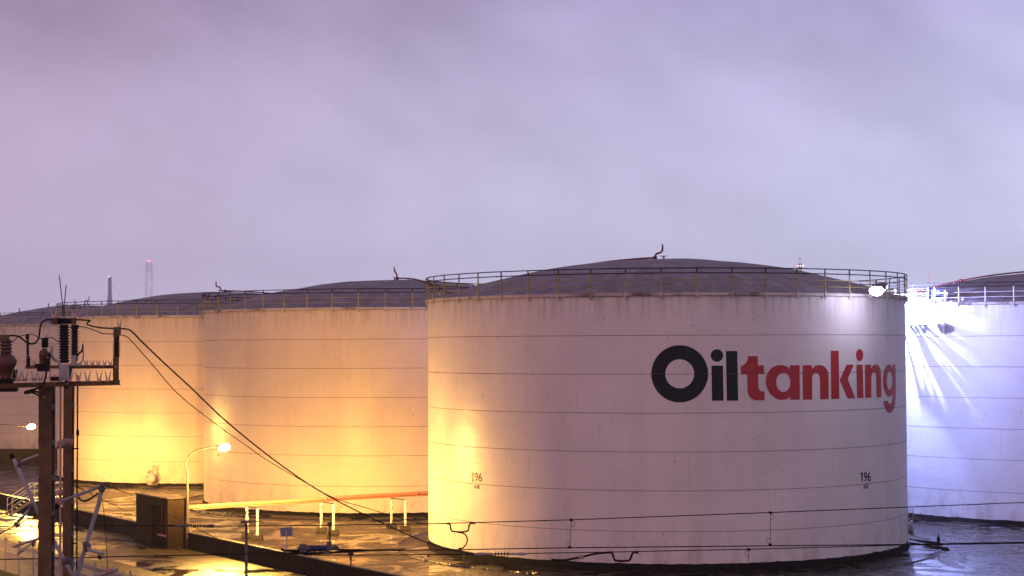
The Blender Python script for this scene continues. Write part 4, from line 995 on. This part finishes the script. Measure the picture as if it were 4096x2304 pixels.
# ------------------------------------------------------------------ overhead wires
def W(pts, r, d, label, name='overhead_wire', mt='wire_copper', cat='wire', sm=1, grp=None):
    P = [F(p_[0], p_[1], p_[2] if len(p_) > 2 else d) for p_ in pts]
    if sm > 1: P = smooth_path(P, sm)
    b = MB(); b.tube(P, r, 6); o = b.build(name, mt); tag(o, label, cat, grp); return o
DW = 40
W([(-40, 2106), (342, 2102), (705, 2103)], .0105, DW, 'upper wire from the left edge to the small ribbed insulator')
W([(861, 2103.7), (1100, 2103.7), (1713, 2095), (1800, 2094.5)], .012, DW, 'upper wire from the small ribbed insulator to the hanging loop')
W([(1713, 2095.5), (1794, 2093), (1887, 2090.6), (2293, 2079), (2700, 2064), (3082, 2050), (3700, 2025.5), (4140, 2008)], .0115, DW, 'highest wire rising across the big tank to the right edge')
W([(-40, 2239), (500, 2226), (1100, 2213.5), (1210, 2212)], .014, DW, 'contact wire from the left edge to the blue insulator')
W([(1500, 2203), (1622, 2201), (1900, 2197.6), (2279, 2191), (2700, 2187), (3626, 2178), (4140, 2168)], .013, DW, 'long contact wire crossing the foot of the big tank')
W([(1210, 2219), (1403, 2221), (1852, 2217), (1900, 2217)], .013, DW, 'lower wire from the blue insulator to the pale ribbed insulator')
W([(2108, 2213.5), (2442, 2208.5), (2700, 2202.7), (2995, 2197), (3582, 2181), (4140, 2172)], .0115, DW, 'lower wire right of the pale ribbed insulator, to the right edge')
# long diagonal feeders from the mast
W([(484, 1314.5, 30), (503, 1316, 30), (525, 1324, 30.2), (573, 1372, 30.8), (665, 1460, 32), (763, 1550, 33), (906, 1686, 34), (1113, 1852, 36), (1320, 1988, 38), (1590, 2120, 40), (1750, 2185, 42), (1885, 2216, 44)], .0135, 30, 'thick dark cable sweeping down from the mast across the middle tanks', 'feeder_cable', 'rubber', 'cable', 5)
W([(481, 1340, 30), (500, 1344, 30), (525, 1363, 30.2), (611, 1460, 31), (715, 1578, 32.5), (868, 1700, 34), (981, 1779, 35), (1064, 1838, 35.5), (1175, 1903, 36), (1332, 1990, 37), (1454, 2028, 38), (1559, 2060, 39), (1664, 2089, 40), (1713, 2095, 40), (1794, 2095, 40)], .008, 30, 'thinner cable looping from the mast to the upper wire', 'feeder_cable', 'wire_copper', 'cable', 5)
W([(217, 1902, 33), (545, 2064, 107)], .011, 33, 'stay wire slanting behind the columns down to the hut', 'stay_wire', cat='wire')
W([(673, 2054, 103.4), (868, 2155, 98)], .022, 38, 'stay wire slanting down in front of the hut corner', 'stay_wire', cat='wire')
W([(418, 1937, 30.8), (545, 1990, 107)], .012, 31, 'stay wire from the right hand tube frame towards the hut', 'stay_wire', cat='wire')
W([(405, 1974, 31), (420, 2080, 31), (431, 2280, 31)], .006, 31, 'thin dropper hanging below the right hand tube frame', 'dropper', cat='wire')
W([(-20, 2146), (60, 2103), (158, 2050)], .010, 33, 'thin slanting wire left of the mast column', 'stay_wire', cat='wire')
W([(1195, 2278), (1270, 2320)], .02, 60, 'short dark cable below the grey sign', 'stay_wire', cat='wire')
# droppers with loops
def dropper(x, y0, x1, y1, lb, low=True):
    t = thing('dropper', F(x, y0, DW), lb, 'dropper', 'droppers between the overhead wires')
    b = MB(); b.tube([F(x, y0, DW), F(x1, y1, DW)], .006, 5); b.build('dropper_wire', 'wire_copper', t)
    for (cx_, cy_, s) in (((x, y0, 1), (x1, y1, -1)) if low else ((x, y0, -1),)):
        sg_ = 1 if (low and s == 1) else -1; yy = cy_ + (16 if (s == 1 or not low) else -16)
        b = MB(); b.tube([F(cx_ + sg_ * 7 + 7.5 * math.cos(a * math.pi / 8), yy + 11 * math.sin(a * math.pi / 8), DW - .02) for a in range(16)], .005, 5, closed=True); b.build('loop', 'wire_copper', t)
        b = MB(); b.box(F(cx_, cy_, DW), (.07, .05, .05)); b.build('clip', 'dark_steel', t)
dropper(2285, 2079.5, 2279, 2190, 'looped dropper between the wires left of the big lettering')
dropper(3082, 2050.5, 3081, 2179, 'looped dropper between the wires below the red lettering')
dropper(2995, 2197.5, 2994, 2247, 'short looped dropper hanging below the lowest wire', low=False)
# jumpers (bent copper loops)
def d6(x, y): return (1650 + x / 2.399, 1700 + y / 2.399)
j1 = thing('jumper_loop', F(1794, 2094, DW), 'bent U shaped jumper with a hanging arc at the bright edge of the big tank', 'jumper')
b = MB(); b.tube(smooth_path([F(*d6(x, y), DW) for x, y in ((345, 945), (362, 960), (367, 1000), (385, 1020), (450, 1026), (515, 1021), (538, 1003), (543, 965), (565, 942), (605, 946))], 6), .018, 8); b.build('u_conductor', 'wire_copper', j1)
b = MB(); b.tube(smooth_path([F(*d6(x, y), DW) for x, y in ((455, 1030), (500, 1046), (526, 1090), (515, 1143), (485, 1178), (455, 1188))], 6), .015, 8); b.build('arc_conductor', 'wire_copper', j1)
j2 = thing('jumper_loop', F(2446, 2209, DW), 'bent U shaped jumper with a long tail at the dark foot of the big tank', 'jumper')
b = MB(); b.tube(smooth_path([F(*d6(x, y), DW) for x, y in ((1908, 1220), (1925, 1250), (1937, 1290), (1965, 1303), (2055, 1303), (2088, 1290), (2108, 1240), (2130, 1218), (2165, 1230))], 6), .024, 8); b.build('u_conductor', 'wire_copper', j2)
b = MB(); b.tube(smooth_path([F(*d6(x, y), DW) for x, y in ((1330, 1292), (1450, 1297), (1560, 1278), (1640, 1262), (1760, 1235), (1900, 1222))], 6), .024, 8); b.build('tail_conductor', 'wire_copper', j2)
b = MB(); b.tube([F(*d6(1595, 1272), DW), F(*d6(1645, 1262), DW)], .042, 8); b.build('splice', 'clamp_pink', j2)
for par, lst in ((j1, ((345, 945), (568, 940), (452, 1029), (455, 1188))), (j2, ((1908, 1222), (2130, 1219), (2005, 1308)))):
    for x, y in lst: b = MB(); b.box(F(*d6(x, y), DW - .02), (.062, .06, .045)); b.build('clamp', 'dark_steel', par)
# rod insulators in the wires
def wire_insulator(x0, x1, y, ns, mt, mt2, lb, rc=.025, rs=.085, frac=(.40, .62)):
    t = thing('wire_insulator', F(x0, y, DW), lb, 'insulator'); A, B_ = F(x0, y, DW), F(x1, y, DW); ax_ = (B_ - A).normalized(); Ln = (B_ - A).length
    b = MB(); b.lathe([(.012, 0), (.016, .01 * Ln), (.034, .07 * Ln), (.038, .14 * Ln), (.024, .2 * Ln), (.026, .24 * Ln), (.026, .33 * Ln), (rc, .34 * Ln), (rc, .36 * Ln)], a=A, axis=ax_, n=14); b.build('end_fitting', mt2, t)
    pr = [(rc, .35 * Ln)]
    for i in range(ns): h = (frac[0] + (frac[1] - frac[0]) * i / (ns - 1)) * Ln; pr += [(rc, h - .012), (rs, h - .003), (rs, h + .003), (rc, h + .012)]
    pr += [(rc, .67 * Ln)]
    b = MB(); b.lathe(pr, a=A, axis=ax_, n=16, smooth=False); b.build('ribbed_rod', mt, t)
    b = MB(); b.lathe([(rc, .66 * Ln), (.026, .67 * Ln), (.026, .80 * Ln), (.036, .84 * Ln), (.036, .92 * Ln), (.016, .98 * Ln), (.012, Ln)], a=A, axis=ax_, n=14); b.build('end_fitting', mt2, t)
wire_insulator(700, 862, 2103.5, 5, 'silicone', 'dull_steel', 'small dark ribbed insulator in the upper wire beside the lit lamp pole', .016, .05)
wire_insulator(1896, 2112, 2215.5, 5, 'silicone', 'galvanised', 'pale ribbed insulator in the lower wire at the foot of the big tank', .016, .055)
b = MB(); b.tube([F(672, 2100, DW), F(702, 2102, DW)], .009, 6); b.tube([F(672, 2105, DW), F(702, 2105, DW)], .009, 6); tag(b.build('wire_fork', 'wire_copper'), 'short forked wire end left of the small ribbed insulator', 'wire')
# section insulator
def d5(x, y, d=DW): return F(1100 + x / 4.293, 2080 + y / 4.293, d)
si = thing('section_insulator', d5(700, 470), 'blue ribbed section insulator on dark runners hung over the bund floor', 'insulator')
A, B_ = d5(600, 480), d5(900, 480); ax_ = (B_ - A).normalized(); Ln = (B_ - A).length; pr = [(.001, 0), (.062, 0)]
for i in range(6): h = .12 * Ln + .75 * Ln * i / 5; pr += [(.054, h - .014), (.080, h - .004), (.080, h + .004), (.054, h + .010)]
pr += [(.06, Ln), (.001, Ln)]; b = MB(); b.lathe(pr, a=A, axis=ax_, n=18, smooth=False); b.build('ribbed_barrel', 'blue_silicone', si)
b = MB(); b.lathe([(.001, -.30), (.03, -.27), (.045, -.2), (.056, -.16), (.056, .01)], a=A, axis=ax_, n=14); b.box(d5(485, 430), (.16, .07, .04)); b.box(d5(440, 485), (.10, .06, .06)); b.box(d5(490, 520), (.16, .07, .07)); b.build('end_yoke', 'dull_steel', si)
b = MB(); b.lathe([(.056, -.01), (.062, .06), (.058, .16), (.04, .24), (.001, .26)], a=B_, axis=ax_, n=14); b.box(d5(1045, 465), (.09, .06, .07), mat=Matrix.Rotation(.7, 3, 'Y')); b.box(d5(890, 545), (.12, .06, .08)); b.box(d5(930, 410), (.10, .06, .09)); b.build('end_yoke', 'dull_steel', si)
for pts, r in (([(105, 495), (160, 525), (330, 530), (560, 525), (900, 520)], (.05, .045)), ([(-60, 560), (350, 575), (880, 565), (1240, 540), (1560, 520)], (.03, .05)), ([(1050, 510), (1550, 520), (2240, 515)], (.03, .04))):
    b = MB()
    for k in range(len(pts) - 1): b.bar(d5(*pts[k]), d5(*pts[k + 1]), r[0], r[1], up=Vector((0, 0, 1)))
    b.build('runner', 'dark_steel', si)
b = MB(); b.box(d5(430, 555), (.38, .05, .08)); b.build('runner_block', 'dark_steel', si)
def disc_hanger(cx_, cy_, r, y1, par, lbl):
    b = MB(); c = d5(cx_, cy_); b.lathe([(.001, -.03), (r * .35, -.03), (r * .45, -.015), (r * .8, -.015), (r, -.03), (r, .03), (.001, .03)], a=c, axis=(0, 1, 0), n=24); b.build('disc', 'brown_glaze', par)
    b = MB(); b.tube([d5(cx_ + a[0], cy_ + a[1], DW - .01) for a in ((0, r * 190), (0, (y1 - cy_)))], .017, 6); b.build('hanger_rod', 'wire_copper', par)
disc_hanger(940, 75, .052, 400, si, '')
b = MB(); b.tube(smooth_path([d5(940, 200), d5(905, 240), d5(900, 300), d5(930, 330)], 5), .006, 5); b.tube(smooth_path([d5(940, 200), d5(972, 240), d5(972, 290), d5(945, 320)], 5), .006, 5); b.build('safety_loop', 'wire_copper', si)
ch = thing('disc_hanger', d5(1303, 570), 'round brown disc clamp with a short chain below the section insulator', 'hanger')
disc_hanger(1303, 570, .064, 780, ch, '')
b = MB(); b.tube([d5(1300 + 18 * math.cos(a * math.pi / 6), 662 + 18 * math.sin(a * math.pi / 6)) for a in range(12)], .008, 5, closed=True); b.build('ring', 'wire_copper', ch)

# ------------------------------------------------------------------ far away things in the haze
DF = 3700.0; q_ = DF / 1450
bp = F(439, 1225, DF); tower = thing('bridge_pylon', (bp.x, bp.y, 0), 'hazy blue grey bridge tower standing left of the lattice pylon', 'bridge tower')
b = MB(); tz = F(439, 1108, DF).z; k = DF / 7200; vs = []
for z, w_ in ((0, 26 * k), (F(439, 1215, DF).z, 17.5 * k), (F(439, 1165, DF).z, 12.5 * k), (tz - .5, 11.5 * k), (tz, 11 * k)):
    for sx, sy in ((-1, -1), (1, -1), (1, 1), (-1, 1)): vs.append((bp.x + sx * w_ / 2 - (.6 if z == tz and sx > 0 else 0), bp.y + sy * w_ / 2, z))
b.add(vs, [(i * 4 + j, i * 4 + (j + 1) % 4, (i + 1) * 4 + (j + 1) % 4, (i + 1) * 4 + j) for i in range(4) for j in range(4)] + [(16, 17, 18, 19)]); b.build('shaft', 'hazed_bridge_concrete', tower)
b = MB(); b.tube([F(444, 1140, DF), F(500, 1185, DF), F(560, 1232, DF + 40)], .22, 5); b.build('stay_cable', 'hazed_bridge_concrete', tower)
b = MB(); b.lathe([(.001, -1.1), (1.1, 0), (.001, 1.1)], a=F(435, 1107.5, DF), n=8); b.build('beacon', 'pale_beacon', tower)
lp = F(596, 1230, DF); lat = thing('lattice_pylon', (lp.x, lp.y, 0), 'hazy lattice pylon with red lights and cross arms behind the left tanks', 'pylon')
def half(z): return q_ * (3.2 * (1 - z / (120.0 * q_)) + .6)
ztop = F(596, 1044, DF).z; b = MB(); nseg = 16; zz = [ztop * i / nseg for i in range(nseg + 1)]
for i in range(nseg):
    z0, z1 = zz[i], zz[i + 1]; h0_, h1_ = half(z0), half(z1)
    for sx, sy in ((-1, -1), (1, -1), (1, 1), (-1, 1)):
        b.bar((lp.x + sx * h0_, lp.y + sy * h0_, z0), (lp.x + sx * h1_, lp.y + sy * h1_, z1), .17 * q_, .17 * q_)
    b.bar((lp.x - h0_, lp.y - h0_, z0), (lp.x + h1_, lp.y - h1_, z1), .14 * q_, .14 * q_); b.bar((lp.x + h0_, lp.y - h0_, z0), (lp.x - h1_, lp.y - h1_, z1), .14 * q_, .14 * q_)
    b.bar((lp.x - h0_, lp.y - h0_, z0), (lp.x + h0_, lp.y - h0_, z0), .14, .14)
b.build('lattice_tower', 'hazed_pylon_paint', lat)['kind'] = 'stuff'
for y, hw in ((1064, 14), (1074, 22), (1084, 20)):
    b = MB(); A, B_ = F(596 - hw, y, DF), F(596 + hw, y, DF); b.bar(A, B_, .5, .6); b.bar(A, F(596, y - 7, DF), .3, .3); b.bar(B_, F(596, y - 7, DF), .3, .3); b.build('cross_arm', 'hazed_pylon_paint', lat)
b = MB(); b.box(F(596, 1136, DF), (22 * k, 22 * k, 1)); b.build('platform', 'hazed_pylon_paint', lat)
for x, y, r in ((586.5, 1136, 1.0), (598, 1136, 1.15), (605, 1136, 1.0)):
    b = MB(); b.lathe([(.001, -r), (r, 0), (.001, r)], a=F(x, y, DF - 3), n=8); b.build('beacon', 'pale_beacon', lat)
b = MB(); b.box(F(596, 1043.5, DF - 2), (12 * k, 1, 1.4)); b.build('beacon', 'red_beacon', lat)
# flare stack behind the big tank
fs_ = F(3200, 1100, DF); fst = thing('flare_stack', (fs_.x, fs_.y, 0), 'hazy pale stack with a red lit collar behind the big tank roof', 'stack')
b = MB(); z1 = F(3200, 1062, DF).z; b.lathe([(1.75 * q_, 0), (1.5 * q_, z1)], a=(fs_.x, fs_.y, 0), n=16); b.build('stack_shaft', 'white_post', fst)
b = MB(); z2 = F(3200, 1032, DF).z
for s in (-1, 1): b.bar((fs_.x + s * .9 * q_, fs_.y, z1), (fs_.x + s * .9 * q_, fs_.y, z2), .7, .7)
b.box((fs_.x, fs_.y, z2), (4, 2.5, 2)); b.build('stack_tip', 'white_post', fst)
b = MB(); b.lathe([(3.8, z1 - 3), (5.6, z1 - 2.6), (5.6, z1 + .6), (2.5, z1 + 4.5)], a=(fs_.x, fs_.y, 0), n=16); b.build('collar', 'hazed_pylon_paint', fst)
for s in (-1, 0, 1): b = MB(); b.lathe([(.001, -1.1), (1.1, 0), (.001, 1.1)], a=(fs_.x + s * 5.2, fs_.y - 6.5, z1 - .8), n=8); b.build('beacon', 'pale_beacon', fst)
ms = F(3716, 1100, DF); mst = thing('radio_mast', (ms.x, ms.y, 0), 'hardly visible thin mast with three red lights left of the floodlit tank dome', 'mast')
b = MB(); b.tube([(ms.x, ms.y, 0), (ms.x, ms.y, F(3716, 1090, DF).z)], .5, 6); b.build('mast_tube', 'hazed_pylon_paint', mst)
for y in (1093, 1120.5, 1157): b = MB(); b.lathe([(.001, -1.1), (1.1, 0), (.001, 1.1)], a=F(3716, y, DF - 2), n=8); b.build('beacon', 'red_beacon', mst)

# ------------------------------------------------------------------ the air
b = MB(); zt = 215.0; x_ = 4400
b.box((0, 1900, (zt - 1.5) / 2), (2 * x_, 4900, zt + 1.5))
hm = bpy.data.materials.new('haze_air'); hm.use_nodes = True; t = hm.node_tree; t.nodes.remove(t.nodes['Principled BSDF'])
pv = t.nodes.new('ShaderNodeVolumePrincipled'); pv.inputs['Density'].default_value = .00019; pv.inputs['Color'].default_value = (.97, .95, 1, 1); pv.inputs['Anisotropy'].default_value = .25
t.links.new(pv.outputs[0], t.nodes['Material Output'].inputs['Volume']); MAT['haze_air'] = hm
hz_ = b.build('haze', 'haze_air'); tag(hz_, kind='stuff')
